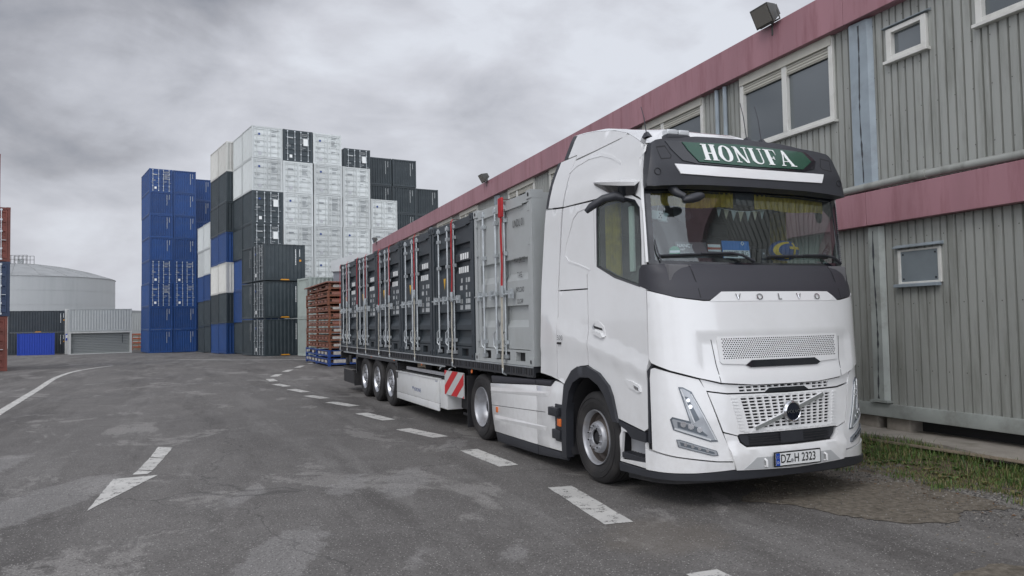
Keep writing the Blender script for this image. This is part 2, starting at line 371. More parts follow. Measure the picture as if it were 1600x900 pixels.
def marking(poly, name='road_marking'):
    # ragged outline so the edges are not knife-clean
    pts = [(a + random.uniform(-.006, .006), b + random.uniform(-.006, .006)) for a, b in resample(poly, .12)]
    vv, fs = tri_fill(pts, res=.5)
    mb = MB(); mb.add([(x, y, gz(y) + .005) for x, y in vv], fs, PAINT); return tag(mb.build(name, smooth=0), kind='structure')
def dash(x0, y0, x1, y1, w=.27):
    d = V((x1 - x0, y1 - y0)).normalized(); p = V((d.y, -d.x)) * w / 2
    marking([(x0 - p.x, y0 - p.y), (x1 - p.x, y1 - p.y), (x1 + p.x, y1 + p.y), (x0 + p.x, y0 + p.y)])
for a in ((.91, 6.98, .48, 8.55), (-.08, 9.84, -.66, 11.13), (-1.16, 12.40, -1.92, 13.45), (-2.36, 14.72, -3.12, 15.95), (-3.55, 17.36, -4.32, 18.38), (-4.67, 19.32, -5.32, 20.2),
          (-5.67, 21.3, -6.38, 22.4), (-6.8, 23.5, -7.5, 24.6), (-7.95, 25.9, -8.5, 27.2), (-8.75, 28.5, -9.0, 30.0), (-9.25, 31.6, -9.5, 33.3), (-9.7, 35.0, -10.0, 37.0), (-10.2, 39.0, -10.4, 41.5), (1.86, 4.15, 1.31, 5.62)): dash(*a)
marking([(-4.27, 7.83), (-4.84, 9.45), (-4.40, 9.66)]); marking([(-4.74, 9.71), (-4.80, 9.99), (-4.59, 9.93), (-4.57, 9.74)]); marking([(-4.83, 10.05), (-5.10, 10.95), (-4.87, 10.87), (-4.61, 9.98)]); marking([(-5.115, 11.0), (-5.43, 11.93), (-5.16, 11.83), (-4.885, 10.92)])
def curve_line(cl, w):
    L = []; Rr = []
    for i, p in enumerate(cl):
        d = (V(cl[min(i + 1, len(cl) - 1)]) - V(cl[max(i - 1, 0)])).normalized(); q = V((d.y, -d.x)) * w / 2
        L.append((p[0] - q.x, p[1] - q.y)); Rr.append((p[0] + q.x, p[1] + q.y))
    marking(L + Rr[::-1])
KN = [(-7.6, 9.5), (-11.4, 17.3), (-14.8, 24.3), (-18.0, 30.8), (-20.2, 36.4), (-21.3, 42), (-21.4, 47)]; CL = []
for i in range(1, len(KN) - 2):      # Catmull-Rom through the knots
    a_, b_, c_, d_ = (V(k) for k in KN[i - 1:i + 3])
    for q in range(8): t_ = q / 8; CL.append(tuple(.5 * ((2 * b_) + (c_ - a_) * t_ + (2 * a_ - 5 * b_ + 4 * c_ - d_) * t_ ** 2 + (3 * b_ - a_ - 3 * c_ + d_) * t_ ** 3)))
curve_line([KN[0], (-9.45, 13.4)] + CL, .20)
curve_line([(-21.5, 50), (-17, 47.2), (-12.5, 45.6), (-9, 45)], .35)
# bare, dusty patches where the asphalt is gone
def dirt_patch(poly):
    m = MATS.get('dry_soil') or mat('dry_soil', (.17, .150, .122), .95, var=.35, vscale=18, spec=.15, dirt=(.085, .072, .055), dscale=5, damt=.8, bump=.9, bscale=60)
    rr_ = random.Random(4); pts = [(a + rr_.uniform(-.03, .03) + .07 * sin(b * 9 + a * 4), b + rr_.uniform(-.03, .03) + .06 * sin(a * 8)) for a, b in resample(poly, .06)]
    vv, fs = tri_fill(pts, res=.5, edge=.2)
    mb = MB(); mb.add([(x, y, gz(y) + .006) for x, y in vv], fs, m); return tag(mb.build('dirt_patch', smooth=0), kind='structure')
dirt_patch([(2.25, 7.75), (2.75, 7.28), (3.40, 6.74), (3.9, 6.95), (4.5, 7.32), (4.75, 7.8), (4.5, 8.3), (3.9, 8.45), (3.4, 8.8), (2.7, 8.6)])
dirt_patch([(3.0, 5.45), (3.4, 5.6), (4.0, 5.55), (4.9, 5.0), (4.6, 4.4), (3.6, 4.2), (3.1, 4.8)])
# ------------------------------------------------------------------ office building
BO = ND * 8.8
bld = empty('office_building', BO, R(110.5), 'two-storey prefabricated office block in grey ribbed metal cladding with red roof and floor bands', 'building')
# local x runs along the wall away from the camera, local y points out to the yard, z up
CLAD = mat('grey_ribbed_cladding', (.345, .355, .33), .5, .15, var=.09, vscale=1.2, dirt=(.17, .175, .15), dscale=5.5, damt=.85, streak=True)
BAND = mat('faded_red_band', (.36, .185, .21), .5, var=.10, vscale=2.5, dirt=(.19, .07, .08), dscale=5, damt=.8, streak=True)
STRIP = mat('blue_grey_joint_cover', (.30, .35, .385), .5, .1, var=.12, vscale=3, dirt=(.16, .17, .17), dscale=2, damt=.6)
FRAMEW = mat('white_window_frame', (.66, .66, .62), .45, dirt=(.38, .37, .33), dscale=4, damt=.5)
SHUT = mat('beige_roller_shutter', (.50, .49, .43), .55, dirt=(.33, .32, .28), dscale=4, damt=.5)
WPANE = mat('dark_window_pane', (.13, .15, .16), .05, .45, coat=1, spec=.9)
CONC = mat('concrete', (.28, .255, .22), .85, var=.15, vscale=4, bump=.5, bscale=40, dirt=(.14, .13, .10), dscale=3, damt=.7)
DARKW = mat('underfloor_dark', (.03, .03, .03), .9)
SE = 47.2
RAILM = mat('base_rail_paint', (.33, .355, .335), .5, .1, var=.12, vscale=3, dirt=(.17, .17, .15), dscale=2.5, damt=.8)
def ribbed(x0, x1, z0, z1, pitch=.128, g=.030, dep=.034, y=0):
    vs = []; x = x0; xs = []
    while x < x1 - 1e-4:
        e = min(x + pitch, x1)
        xs += [(x, y), (max(x, e - g), y)]
        if e - x > g * 1.2: xs += [(e - g * .8, y - dep), (e - g * .2, y - dep)]
        x = e
    xs.append((x1, y)); n = len(xs)
    vs = [(a, b, z0) for a, b in xs] + [(a, b, z1) for a, b in xs]
    return vs, [(i, i + 1, n + i + 1, n + i) for i in range(n - 1)]
def wall_with(name, x0, x1, z0, z1, ops):
    """ribbed wall cut round its openings (x0,x1,z0,z1)"""
    mb = MB(); ops = sorted(ops); x = x0
    for a, b, c, d in ops + [(x1, x1, 0, 0)]:
        if a > x: mb.add(*ribbed(x, a, z0, z1), CLAD)
        if b > a:
            if c > z0: mb.add(*ribbed(a, b, z0, c), CLAD)
            if d < z1: mb.add(*ribbed(a, b, d, z1), CLAD)
        x = b
    # the closed body behind the cladding
    mb.box(x0 + .01, x1 - .01, -6, -.10, z0, z1, DARKW)
    return mb.build(name, bld, smooth=0)
bigs = [(9.28, 11.50), (12.70, 14.95), (18.0, 20.2), (21.4, 23.6), (26.9, 29.1), (30.3, 32.5), (35.8, 38.0), (39.2, 41.4)]
upper_ops = [(a, b, 4.80, 6.15) for a, b in bigs] + [(7.60, 8.22, 5.35, 5.80), (4.7, 6.84, 4.75 + .62, 6.08)]
wall_with('upper_wall', -6, SE, 3.60, 6.12, upper_ops)
wall_with('lower_wall', -6, SE, .55, 3.08, [(7.54, 8.19, 2.22, 2.69)])
mb = MB(); mb.box(-6, SE, -.02, .05, .37, .552, RAILM); mb.build('base_rail', bld, bevel=.008)
mb = MB(); mb.box(-6, SE, -5.9, -.25, .05, .36, DARKW); mb.build('underfloor', bld)
def band(name, z0, z1, out, cuts):
    mb = MB(); xs = [-6] + cuts + [SE + .12]
    for a, b in zip(xs[:-1], xs[1:]):
        mb.box(a + .004, b - .004, out - .02, out, z0, z1, BAND)                # upright sheet
        mb.box(a + .004, b - .004, -.09, out - .022, z0 + .003, z0 + .02, BAND)     # return under it
    mb.box(-6, SE + .1, -.09, out - .03, z1 - .02, z1 - .003, BAND)
    return mb.build(name, bld, smooth=0, bevel=.004, seg=1)
band('roof_band', 6.10, 6.70, .16, [2.1, 8.9, 14.9, 20.9, 26.9, 32.9, 38.9, 44.9])
band('floor_band', 3.08, 3.56, .16, [2.1, 8.6, 14.6, 20.6, 26.6, 32.6, 38.6, 44.6])
mb = MB(); mb.box(-6, SE, -6.1, .10, 6.55, 6.62, mat('roof_felt', (.12, .12, .12), .9)); mb.build('roof', bld)
mb = MB(); mb.tube([(x, .10, 3.63 + .02 * sin(x)) for x in [-6 + i * 1.0 for i in range(54)]], .055, CLAD, 10)
for x in (7.7, 13.5, 3.0, 20): mb.tube([(x - .1, .10, 3.63 + .02 * sin(x)), (x + .1, .10, 3.63 + .02 * sin(x))], .068, CLAD, 10)
mb.build('drain_pipe', bld, smooth=50)
scr = MB(); SCM = mat('dark_screw_head', (.10, .10, .09), .6)
for z_ in (1.05, 1.95, 2.85, 3.9, 4.6, 5.2, 5.95):
    for q_ in range(-50, 130, 2):
        x_ = q_ * .128 + .05
        if any(a - .1 < x_ < b + .1 and c < z_ < d for a, b, c, d in upper_ops + [(7.5, 8.2, 2.2, 2.7)]): continue
        scr.add([(x_ - .007, .003, z_ - .007), (x_ + .007, .003, z_ - .007), (x_ + .007, .003, z_ + .007), (x_ - .007, .003, z_ + .007)], [(0, 1, 2, 3)], SCM)
tag(scr.build('cladding_screws', bld, smooth=0), kind='stuff')
def joint(x0, x1, z0, z1, name='joint_cover', STRIP=STRIP):
    mb = MB(); mb.prism([(x0, .004), (x0 + .05, .07), (x1 - .05, .085), (x1, .004)], z0, z1, STRIP, 'xy')
    sm = mat('sealant_smear', (.05, .055, .06), .6) if 'sealant_smear' not in MATS else MATS['sealant_smear']
    # dark ragged run of old sealant down the middle
    xm = (x0 + x1) / 2; z = z0 + .02; pl = []; pr = []
    while z < z1 - .03:
        w = random.uniform(.004, .022); o_ = .012 * sin(z * 3); pl.append((xm + o_ - w, z)); pr.append((xm + o_ + w * .7, z)); z += .07
    P = pl + pr[::-1]; n = len(pl)
    yy = lambda x: .07 + .015 * (x - x0 - .05) / (x1 - x0 - .1) + .002
    mb.add([(a, yy(a), b) for a, b in P], [(i, i + 1, 2 * n - 2 - i, 2 * n - 1 - i) for i in range(n - 1)], sm)
    mb.box(x0 - .03, x1 + .02, .0, .10, z0 - .03, z0 - .002, STRIP)
    return mb.build(name, bld, smooth=0)
for x in (8.50, 14.9 + .75, 24.5, 33.4): joint(x, x + .42, 3.70, 6.08)
for x in (8.43, 2.0, 15.6, 24.5): joint(x, x + .27, .60, 3.06, STRIP=RAILM)
for x in (11.95, 12.2): 
    mb = MB(); mb.tube([(x, .05, 3.7), (x, .05, 6.08)], .04, STRIP, 8); mb.build('vertical_pipe', bld)
def window(x0, x1, z0, z1, mull=None, shutter=None, boarded=False):
    f = MB(); w = .028 if boarded else .065; yo = .02 if boarded else .045
    for a, b, c, d in ((x0 - .02, x0 + w, z0, z1), (x1 - w, x1 + .02, z0, z1)): f.box(a, b, -.08, yo, c, d, FRAMEW)
    f.box(x0 + w, x1 - w, -.08, yo - .003, z0, z0 + w, FRAMEW); f.box(x0 + w, x1 - w, -.08, yo - .003, z1 - w, z1, FRAMEW)
    if mull: f.box(mull - .055, mull + .055, -.08, yo - .006, z0 + w, z1 - w, FRAMEW)
    fo = f.build('window', bld, smooth=0, bevel=.004, seg=1)
    p = MB(); p.box(x0 + w - .01, x1 - w + .01, -.075, .008 if boarded else -.03, z0 + w - .01, z1 - w + .01, WPANE if not boarded else mat('grey_blanking_plate', (.27, .31, .33), .4, .4, var=.1) if 'grey_blanking_plate' not in MATS else MATS['grey_blanking_plate'])
    p.build('pane', fo, smooth=0)
    if boarded:
        b_ = MB()
        for a in (x0 + w + .04, x1 - w - .04):
            for c in (z0 + w + .04, z1 - w - .04): b_.tube([(a, .008, c), (a, .016, c)], .012, BLK, 8)
        b_.build('screw', fo)
    s_ = MB(); s_.box(x0 - .05 if not boarded else x0, x1 + .05, -.02, .085, z0 - .045, z0 - .002, FRAMEW if not boarded else STRIP); s_.build('sill', fo, bevel=.004, seg=1)
    if shutter:
        sh = MB(); z = z1 - .13
        sh.box(x0 - .01, x1 + .01, .0, .062, z1 - .13, z1 + .02, SHUT)
        while z > shutter:
            zz = max(shutter, z - .045)
            sh.prism([(.002, z), (.020, z - .008), (.020, zz + .008), (.002, zz)], x0 + w, x1 - w, SHUT, 'yz'); z = zz
        sh.build('roller_shutter', fo, smooth=0)
    return fo
for i, (a, b) in enumerate(bigs): window(a, b, 4.80, 6.08, (a + b) / 2 + (-.03 if i == 0 else .35), 5.79)
window(7.60, 8.22, 5.35, 5.80); window(4.70, 6.84, 5.37, 6.08, 5.7)
window(7.54, 8.19, 2.22, 2.69, boarded=True)
for hp_ in (0, 1):
    h_ = MB()
    if hp_ == 0: h_.prism([(.0, 5.86), (.07, 5.83), (.07, 5.82), (0, 5.82)], 7.52, 8.3, STRIP, 'yz')
    else: h_.prism([(.0, 2.76), (.07, 2.73), (.07, 2.715), (0, 2.715)], 7.48, 8.25, STRIP, 'yz')
    h_.build('window_hood', bld, smooth=0)
# foundation blocks, slab and boards in front of the wall
for i, x in enumerate((8.9, 8.35, 5.1, 2.2)):
    mb = MB(); mb.box(-.2, .2, -.35, .0, -.1, .36, CONC); o = mb.build('foundation_block', bld, bevel=.02); o.location = (x, -.02, 0)
sb = MB(); xs = [-6 + i * .45 for i in range(50)]
for i in range(len(xs) - 1):
    pass
prof = [(x, .62 + .10 * sin(x * 1.3) + random.uniform(-.03, .03)) for x in xs]
vs = []
for x, y in prof: vs += [(x, -.5, .20), (x, y, .20 + .02 * sin(x * 2)), (x, y + .03, -.05)]
sb.add(vs, [(3 * i + k, 3 * i + 3 + k, 3 * i + 4 + k, 3 * i + 1 + k) for i in range(len(xs) - 1) for k in (0, 1)], CONC)
so_ = sb.build('concrete_plinth', None, smooth=0); so_.location = BO; so_.rotation_euler = (0, 0, R(110.5)); tag(so_, kind='structure')
WOOD = mat('weathered_board', (.22, .18, .13), .85, var=.25, vscale=8, bump=.4, bscale=30)
mb = MB(); mb.box(-1.15, 1.15, -.09, .09, 0, .035, WOOD); bo = mb.build('wooden_board', bevel=.005)
bo.location = BO + WD * 6.9 - ND * .80; bo.location.z = .17; bo.rotation_euler = (R(12), R(1.5), R(108)); tag(bo, 'weathered plank lying along the edge of the concrete below the grey wall', 'board')
# floodlights on the roof edge
FL = mat('floodlight_body', (.06, .06, .055), .5, .2, dirt=(.16, .13, .1), dscale=8, damt=.5)
def flood(x, tilt, lab, s=1.0):
    t = empty('floodlight', BO + WD * x - ND * .20 + V((0, 0, 6.62)), R(110.5), lab, 'floodlight', 'floodlights along the roof edge'); t.scale = (s, s, s)
    a = MB(); a.tube([(0, -.05, -.12), (0, -.05, .10)], .025, FL, 8); a.tube([(-.24, .05, .22), (-.24, 0, .08), (.24, 0, .08), (.24, .05, .22)], .014, FL, 8); a.build('bracket', t)
    M = Mx.Translation((0, .08, .22)) @ Mx.Rotation(R(tilt), 4, 'X')
    h = MB(); h.add([(-.22, .10, -.17), (.22, .10, -.17), (.22, .10, .17), (-.22, .10, .17), (-.15, -.12, -.10), (.15, -.12, -.10), (.15, -.12, .10), (-.15, -.12, .10)], [(0, 1, 2, 3), (4, 5, 6, 7), (0, 1, 5, 4), (1, 2, 6, 5), (2, 3, 7, 6), (3, 0, 4, 7)], FL, M)
    for k in range(5): h.box(-.13 + .06 * k, -.12 + .06 * k, -.17, -.11, -.09, .09, FL, M)
    h.build('lamp_housing', t, bevel=.01)
    g = MB(); g.box(-.19, .19, .10, .112, -.14, .14, mat('floodlight_glass', (.18, .17, .15), .15, .2, coat=1) if 'floodlight_glass' not in MATS else MATS['floodlight_glass'], M); g.build('lens', t)
flood(10.45, -25, 'large floodlight on the roof edge above the wide two-pane window'); flood(25.4, -30, 'small floodlight on the roof edge above the containers on the trailer', .9); flood(45.9, -20, 'tiny far floodlight at the distant end of the red roof edge', .9)
# ------------------------------------------------------------------ lorry (local x across, y towards the rear, z up; origin at its front corner)
LO = V((1.4, 7.43, 0)); LR = .4002
lorry = empty('lorry', LO, LR, 'white tractor unit with charcoal bonnet band and dark green name board over the windscreen', 'lorry')
NS = 2.6; YS = .27; LF = 3.0
FT = [(.1, -.27), (.25, -.31), (.45, -.33), (.88, -.30), (1.3, -.25), (1.6, -.22), (2.0, -.19), (2.14, -.14), (2.30, .0), (2.36, .03), (3.08, .215), (3.2, .245), (3.34, .275), (3.5, .32), (3.62, .385), (3.68, .46)]
WT = [(.1, 1.26), (.3, 1.275), (3.0, 1.275), (3.3, 1.262), (3.5, 1.235), (3.62, 1.20), (3.8, 1.14), (4.0, 1.07), (4.1, 1.02)]
def lerp(T, z):
    if z <= T[0][0]: return T[0][1]
    for (a, b), (c, d) in zip(T[:-1], T[1:]):
        if z <= c: return b + (d - b) * (z - a) / (c - a)
    return T[-1][1]
def _tab():
    n = 2000; P = []; L = [0]
    for i in range(n + 1):
        a = pi * i / n; c = cos(a); s = max(0, sin(a))
        P.append((-math.copysign(abs(c) ** (2 / NS), c), s ** (2 / NS)))
        if i: L.append(L[-1] + math.hypot((P[-1][0] - P[-2][0]) * 1.275, (P[-1][1] - P[-2][1]) * .45))
    T = []; j = 0
    for k in range(401):
        t = L[-1] * k / 400
        while j < n - 1 and L[j + 1] < t: j += 1
        r = min(1, (t - L[j]) / (L[j + 1] - L[j])) if L[j + 1] > L[j] else 0
        T.append((P[j][0] + (P[j + 1][0] - P[j][0]) * r, P[j][1] + (P[j + 1][1] - P[j][1]) * r))
    return T
TAB = _tab()
def surf0(s, z):
    w = lerp(WT, z); f = lerp(FT, z)
    if s <= 0: return V((1.275 - w, YS - s, z))
    if s >= LF: return V((1.275 + w, YS + s - LF, z))
    k = s / LF * 400; i = min(399, int(k)); r = k - i
    x = TAB[i][0] + (TAB[i + 1][0] - TAB[i][0]) * r; y = TAB[i][1] + (TAB[i + 1][1] - TAB[i][1]) * r
    return V((1.275 + w * x, YS - (YS - f) * y, z))
def sst(x): x = max(0, min(1, x)); return x * x * (3 - 2 * x)
def relief(s, z):
    """pressed shoulders and recesses of the body panels"""
    d = 0; q = s if s < 1.5 else LF - s; Y = YS - q
    if q < .06 and z < 2.6:
        l = lerp([(.2, 1.375), (1.3, 1.63), (2.15, 1.82), (2.6, 1.90)], Y)
        d += .022 * sst((l - z) / .045) * sst((2.7 - Y) / .5)
        l2 = lerp([(.2, 1.235), (.9, 1.36), (1.41, 1.45), (2.2, 1.46)], Y)
        d -= .012 * sst((l2 - z) / .02)
    if q > .4: d -= .022 * sst((1.648 - z) / .012) * sst((q - .53) / .03) * sst((z - 1.22) / .15)
    return d
def surf(s, z, off=0):
    e = .012; p = surf0(s, z)
    a = surf0(s + e, z) - surf0(s - e, z); b = surf0(s, z + e) - surf0(s, z - e)
    n = b.cross(a); n = n.normalized() if n.length > 0 else V((0, -1, 0))
    if n.dot(p - V((1.275, 1.6, p.z))) < 0: n = -n
    return p + n * (off + relief(s, z)), n
def mir(poly): return [(LF - s, z) for s, z in poly][::-1]
def sym(poly): return poly + [(LF - s, z) for s, z in poly][::-1]
def yz(poly): return [(YS - y, z) for y, z in poly]
def patch(name, poly, m, off=0, th=.03, parent=lorry, holes=(), res=.09, edge=None, mb=None, smooth=35):
    vv, fs = tri_fill(poly, holes, res, edge)
    o_ = off if callable(off) else (lambda s, z: off)
    A = [surf(s, z, o_(s, z))[0] for s, z in vv]
    # the skin's own back face, th behind
    B = [surf(s, z, o_(s, z) - th)[0] for s, z in vv]
    n = len(A); cnt = {}
    for f in fs:
        for i in range(3):
            k = (f[i], f[(i + 1) % 3]); cnt[k] = 1
    F = list(fs) + [tuple(n + i for i in f[::-1]) for f in fs]
    for (a, b) in cnt:
        if (b, a) not in cnt: F.append((b, a, n + a, n + b))
    own = mb is None; mb = mb or MB(); mb.add(A + B, F, m)
    if own: return mb.build(name, parent, smooth=smooth)
def both(name, poly, m, **k):
    h = k.pop('holes', ())
    a = patch(name, poly, m, holes=h, **k)
    b = patch(name, mir(poly), m, holes=[mir(x) for x in h], **k); return a, b
# inner frame that shows dark in the shut lines
WS = sym([(.235, 2.38), (.262, 3.06)]) ; WS = [(.235, 2.38), (.262, 3.07), (.8, 3.10), (1.5, 3.105), (2.2, 3.10), (2.738, 3.07), (2.765, 2.38), (2.0, 2.36), (1.0, 2.36)]
WIN = [(-.88, 3.045), (-.70, 3.07), (-.33, 3.045), (-.13, 2.99), (-.045, 2.90), (-.03, 2.56), (-.04, 2.20), (-.08, 2.15), (-.55, 2.27), (-.90, 2.40)]
ARCH = [(-2.1, 1.14), (-1.72, 1.10), (-1.5, 1.22), (-1.14, 1.27), (-.85, 1.17), (-.62, .95), (-.50, .66), (-.03, .64), (0, .36)]
patch('cab_frame', ARCH + [(LF - s, z) for s, z in ARCH[::-1]] + [(5.1, 3.6), (4.4, 3.6), (3.3, 3.22), (2.9, 3.22), (.1, 3.22), (-.3, 3.22), (-1.4, 3.6), (-2.1, 3.6)], GAP, off=-.045, th=.01, holes=[WS, WIN, mir(WIN)], res=.2, edge=.06)
# roof with its top line
ZT = [(.17, 3.53), (.27, 3.55), (.43, 3.64), (.68, 3.765), (1.0, 3.87), (1.53, 3.985), (2.12, 4.065)]
ZF = [(0, 3.55), (.14, 3.565), (.3, 3.59), (.6, 3.62), (1.5, 3.645)]
def ztop(s):
    q = s if s < 1.5 else LF - s
    return lerp(ZT, YS - q) if q <= 0 else lerp(ZF, q)
def make_roof():
    ss = [-1.86 + .06 * i for i in range(31)] + [.0 + .05 * i for i in range(61)] + [3.06 + .06 * i for i in range(31)]
    ring0 = [surf(s, ztop(s), .0)[0] for s in ss]; n = len(ss); mb = MB(); vs = []; K = 20
    for k in range(K):
        t = (k / (K - 1)) ** 1.7 * .93
        for p in ring0:
            c = V((1.275, 1.5 if p.y > 1.5 else p.y + (1.5 - p.y) * 1, 0))
            q = V((p.x + (1.275 - p.x) * t, p.y + (1.5 - p.y) * t, 0)); 
            zc = max(3.665, lerp(ZT, q.y)) + .025; f = sst(t * 1.5 + .0)
            vs.append((q.x, q.y, p.z + (zc - p.z) * f + .045 * sin(min(1, t * 5) * pi / 2)))
    fs = [(k * n + i, k * n + i + 1, (k + 1) * n + i + 1, (k + 1) * n + i) for k in range(K - 1) for i in range(n - 1)]
    fs += [(k * n + n - 1, k * n, (k + 1) * n, (k + 1) * n + n - 1) for k in range(K - 1)]
    fs.append(tuple((K - 1) * n + i for i in range(n)))
    mb.add(vs, fs, WHITE); return mb.build('roof', lorry, smooth=50)
make_roof()
# rear wall and floor of the cab, dark box inside
mb = MB(); mb.prism([(.04, 1.1), (2.51, 1.1), (2.51, 3.2), (2.35, 3.6), (2.2, 3.95), (.35, 3.95), (.2, 3.6), (.04, 3.2)], 2.08, 2.12, INT); mb.box(.06, 2.49, .3, 2.12, 1.75, 1.80, INT); mb.box(.06, 2.49, .45, 2.12, 3.35, 3.38, INT); mb.box(.3, 2.25, -.1, .45, 1.2, 1.24, GAP); mb.build('cab_rear_wall', lorry)
# outer skin
UP = [(.14, 3.10), (.14, 2.365), (.09, 2.365), (.085, 2.86), (.02, 3.00), (-.16, 3.08), (-.47, 3.122), (-.68, 3.135), (-1.715, 3.165), (-1.56, 3.69), (-1.09, 3.705), (-.57, 3.725), (-.42, 3.745)]
UPc = UP + [(q_, ztop(q_) - .003) for q_ in (-.36, -.28, -.2, -.12, -.05, 0, .05, .1, .165)] + [(.165, 3.3), (.165, 3.13)]
both('upper_side', UPc, WHITE, res=.08)
both('roof_deflector', yz([(.70, 3.735), (.84, 3.74), (1.36, 3.722), (1.81, 3.715), (1.83, 3.77), (2.06, 3.775), (2.0, ztop(-1.73))] + [(q_, ztop(YS - q_) - .003) for q_ in (1.85, 1.7, 1.53, 1.3, 1.1, .95, .8, .70)]), WHITE, res=.08)
both('deflector_edge', yz([(2.065, 3.775), (2.17, 3.778), (2.12, 4.06), (2.005, 4.045)]), BLK)
both('side_extender', yz([(2.015, 3.17), (1.835, 3.70), (1.84, 3.755), (2.24, 3.76), (2.40, 3.205)]), WHITE, res=.08)
both('extender_edge', yz([(2.405, 3.205), (2.245, 3.76), (2.33, 3.765), (2.47, 3.21)]), BLK)
def mirx(): pass
DOOR = [(.055, 1.395), (.05, 2.14), (.045, 2.34), (.065, 2.86), (.0, 2.985), (-.17, 3.062), (-.47, 3.105), (-.68, 3.118), (-.955, 3.122), (-.955, 2.43), (-1.14, 2.33), (-1.14, 1.30), (-.88, 1.225), (-.67, 1.10), (-.60, 1.0), (-.53, .78), (-.03, .705), (.03, .74), (.04, 1.25)]
DH = [(-.905, 3.075), (-.71, 3.095), (-.32, 3.068), (-.11, 3.008), (-.025, 2.92), (-.01, 2.56), (-.02, 2.18), (-.06, 2.125), (-.55, 2.245), (-.925, 2.39)]
doors = both('door', DOOR, WHITE, holes=[DH], res=.07, th=.04)
both('rear_quarter', [(-1.155, 1.305), (-1.155, 2.15), (-1.885, 2.16), (-1.93, 1.10), (-1.71, 1.045), (-1.67, 1.065), (-1.52, 1.22), (-1.36, 1.285)][::-1], WHITE, res=.08)
both('side_locker', [(-1.155, 2.165), (-1.155, 2.32), (-.97, 2.42), (-.97, 3.122), (-1.715, 3.15), (-1.875, 2.175)], WHITE, res=.08)
both('lower_extender', yz([(2.025, 3.15), (2.165, 2.165), (2.215, 1.10), (2.39, 1.125), (2.73, 1.15), (2.635, 2.23), (2.47, 3.19)]), WHITE, res=.09)
# door details
for k, d in enumerate(doors):
    f = (lambda p: p) if k == 0 else mir
    patch('door_window', f(DH), GSD, off=-.012, th=.004, parent=d)
    ring = MB(); patch('', f(DH), BLKG, off=.002, th=.014, mb=ring, holes=[f(WIN)], res=.3, edge=.05); ring.build('window_seal', d)
    h = MB(); patch('', f(yz([(1.33, 1.80), (1.17, 1.795), (1.06, 1.735), (1.03, 1.63), (1.08, 1.605), (1.28, 1.66), (1.33, 1.74)])), WHITE, off=.006, th=.01, mb=h)
    patch('', f(yz([(1.30, 1.70), (1.10, 1.665), (1.05, 1.62), (1.08, 1.607), (1.27, 1.655)])), WHITE, off=.032, th=.03, mb=h)
    patch('', f(yz([(1.29, 1.745), (1.10, 1.715), (1.08, 1.69), (1.27, 1.715)])), GAP, off=.008, th=.005, mb=h); h.build('door_handle', d)
    h = MB(); patch('', f(yz([(.62, 1.19), (.50, 1.185), (.35, 1.145), (.335, 1.085), (.39, 1.075), (.55, 1.12)])), WHITE, off=.014, th=.02, mb=h)
    patch('', f(yz([(.45, 1.15), (.36, 1.125), (.355, 1.095), (.44, 1.115)])), CHROME, off=.02, th=.02, mb=h); h.build('side_badge', d)
    h = MB(); patch('', f(yz([(.79, .765), (.30, .695), (.265, .695), (.265, .60), (.52, .605), (.63, .68), (.76, .715)])), BLK, off=.012, th=.05, mb=h); h.build('door_lower_trim', d)
def ridge(pts, w, m, off=.007):
    n = len(pts); P = []; Q = []
    for i, p in enumerate(pts):
        a = V(pts[max(0, i - 1)]); b = V(pts[min(n - 1, i + 1)]); d = (b - a).normalized(); q = V((-d.y, d.x)) * w * (.35 + .65 * sin(pi * (i + .6) / (n + .2)))
        P.append((p[0] + q.x, p[1] + q.y)); Q.append((p[0] - q.x, p[1] - q.y))
    return P + Q[::-1]
rd = yz([(1.40, 3.07), (1.60, 3.06), (1.72, 3.0), (1.93, 2.70), (1.945, 2.57), (1.86, 2.50), (1.6, 2.44), (1.36, 2.37)])
both('pressed_ridge', ridge(rd, .012, WHITE), WHITE, off=.006, th=.012, res=.3)
both('pressed_ridge', ridge(yz([(1.90, 3.56), (1.75, 3.62), (1.45, 3.655), (1.15, 3.63), (.9, 3.55), (.68, 3.44)]), .02, WHITE), WHITE, off=.006, th=.012, res=.3)
# wheel arches
AT = yz([(2.07, .19), (2.05, .75), (1.985, 1.04), (1.94, 1.085), (1.78, 1.225), (1.63, 1.28), (1.41, 1.295), (1.15, 1.232), (.94, 1.105), (.87, 1.0), (.79, .78), (.75, .74), (.86, .74), (.90, .80), (.96, .92), (1.04, 1.01), (1.16, 1.10), (1.36, 1.17), (1.57, 1.16), (1.75, 1.09), (1.86, .97), (1.93, .75), (1.95, .20)])
both('wheel_arch_trim', AT, BLK, off=.035, th=.10, res=.09)
for sx_ in (0, 1):
    mb = MB(); prof = []
    vs = []; K = 18
    for i in range(K):
        a = -.45 + i * (pi + .75) / (K - 1); y = 1.38 + .60 * cos(a); z = .52 + .66 * sin(a)
        for x in ((.02, .62) if sx_ == 0 else (2.53, 1.93)): vs.append((x, y, z))
    mb.add(vs, [(2 * i, 2 * i + 1, 2 * i + 3, 2 * i + 2) for i in range(K - 1)], GAP); mb.build('inner_arch', lorry)
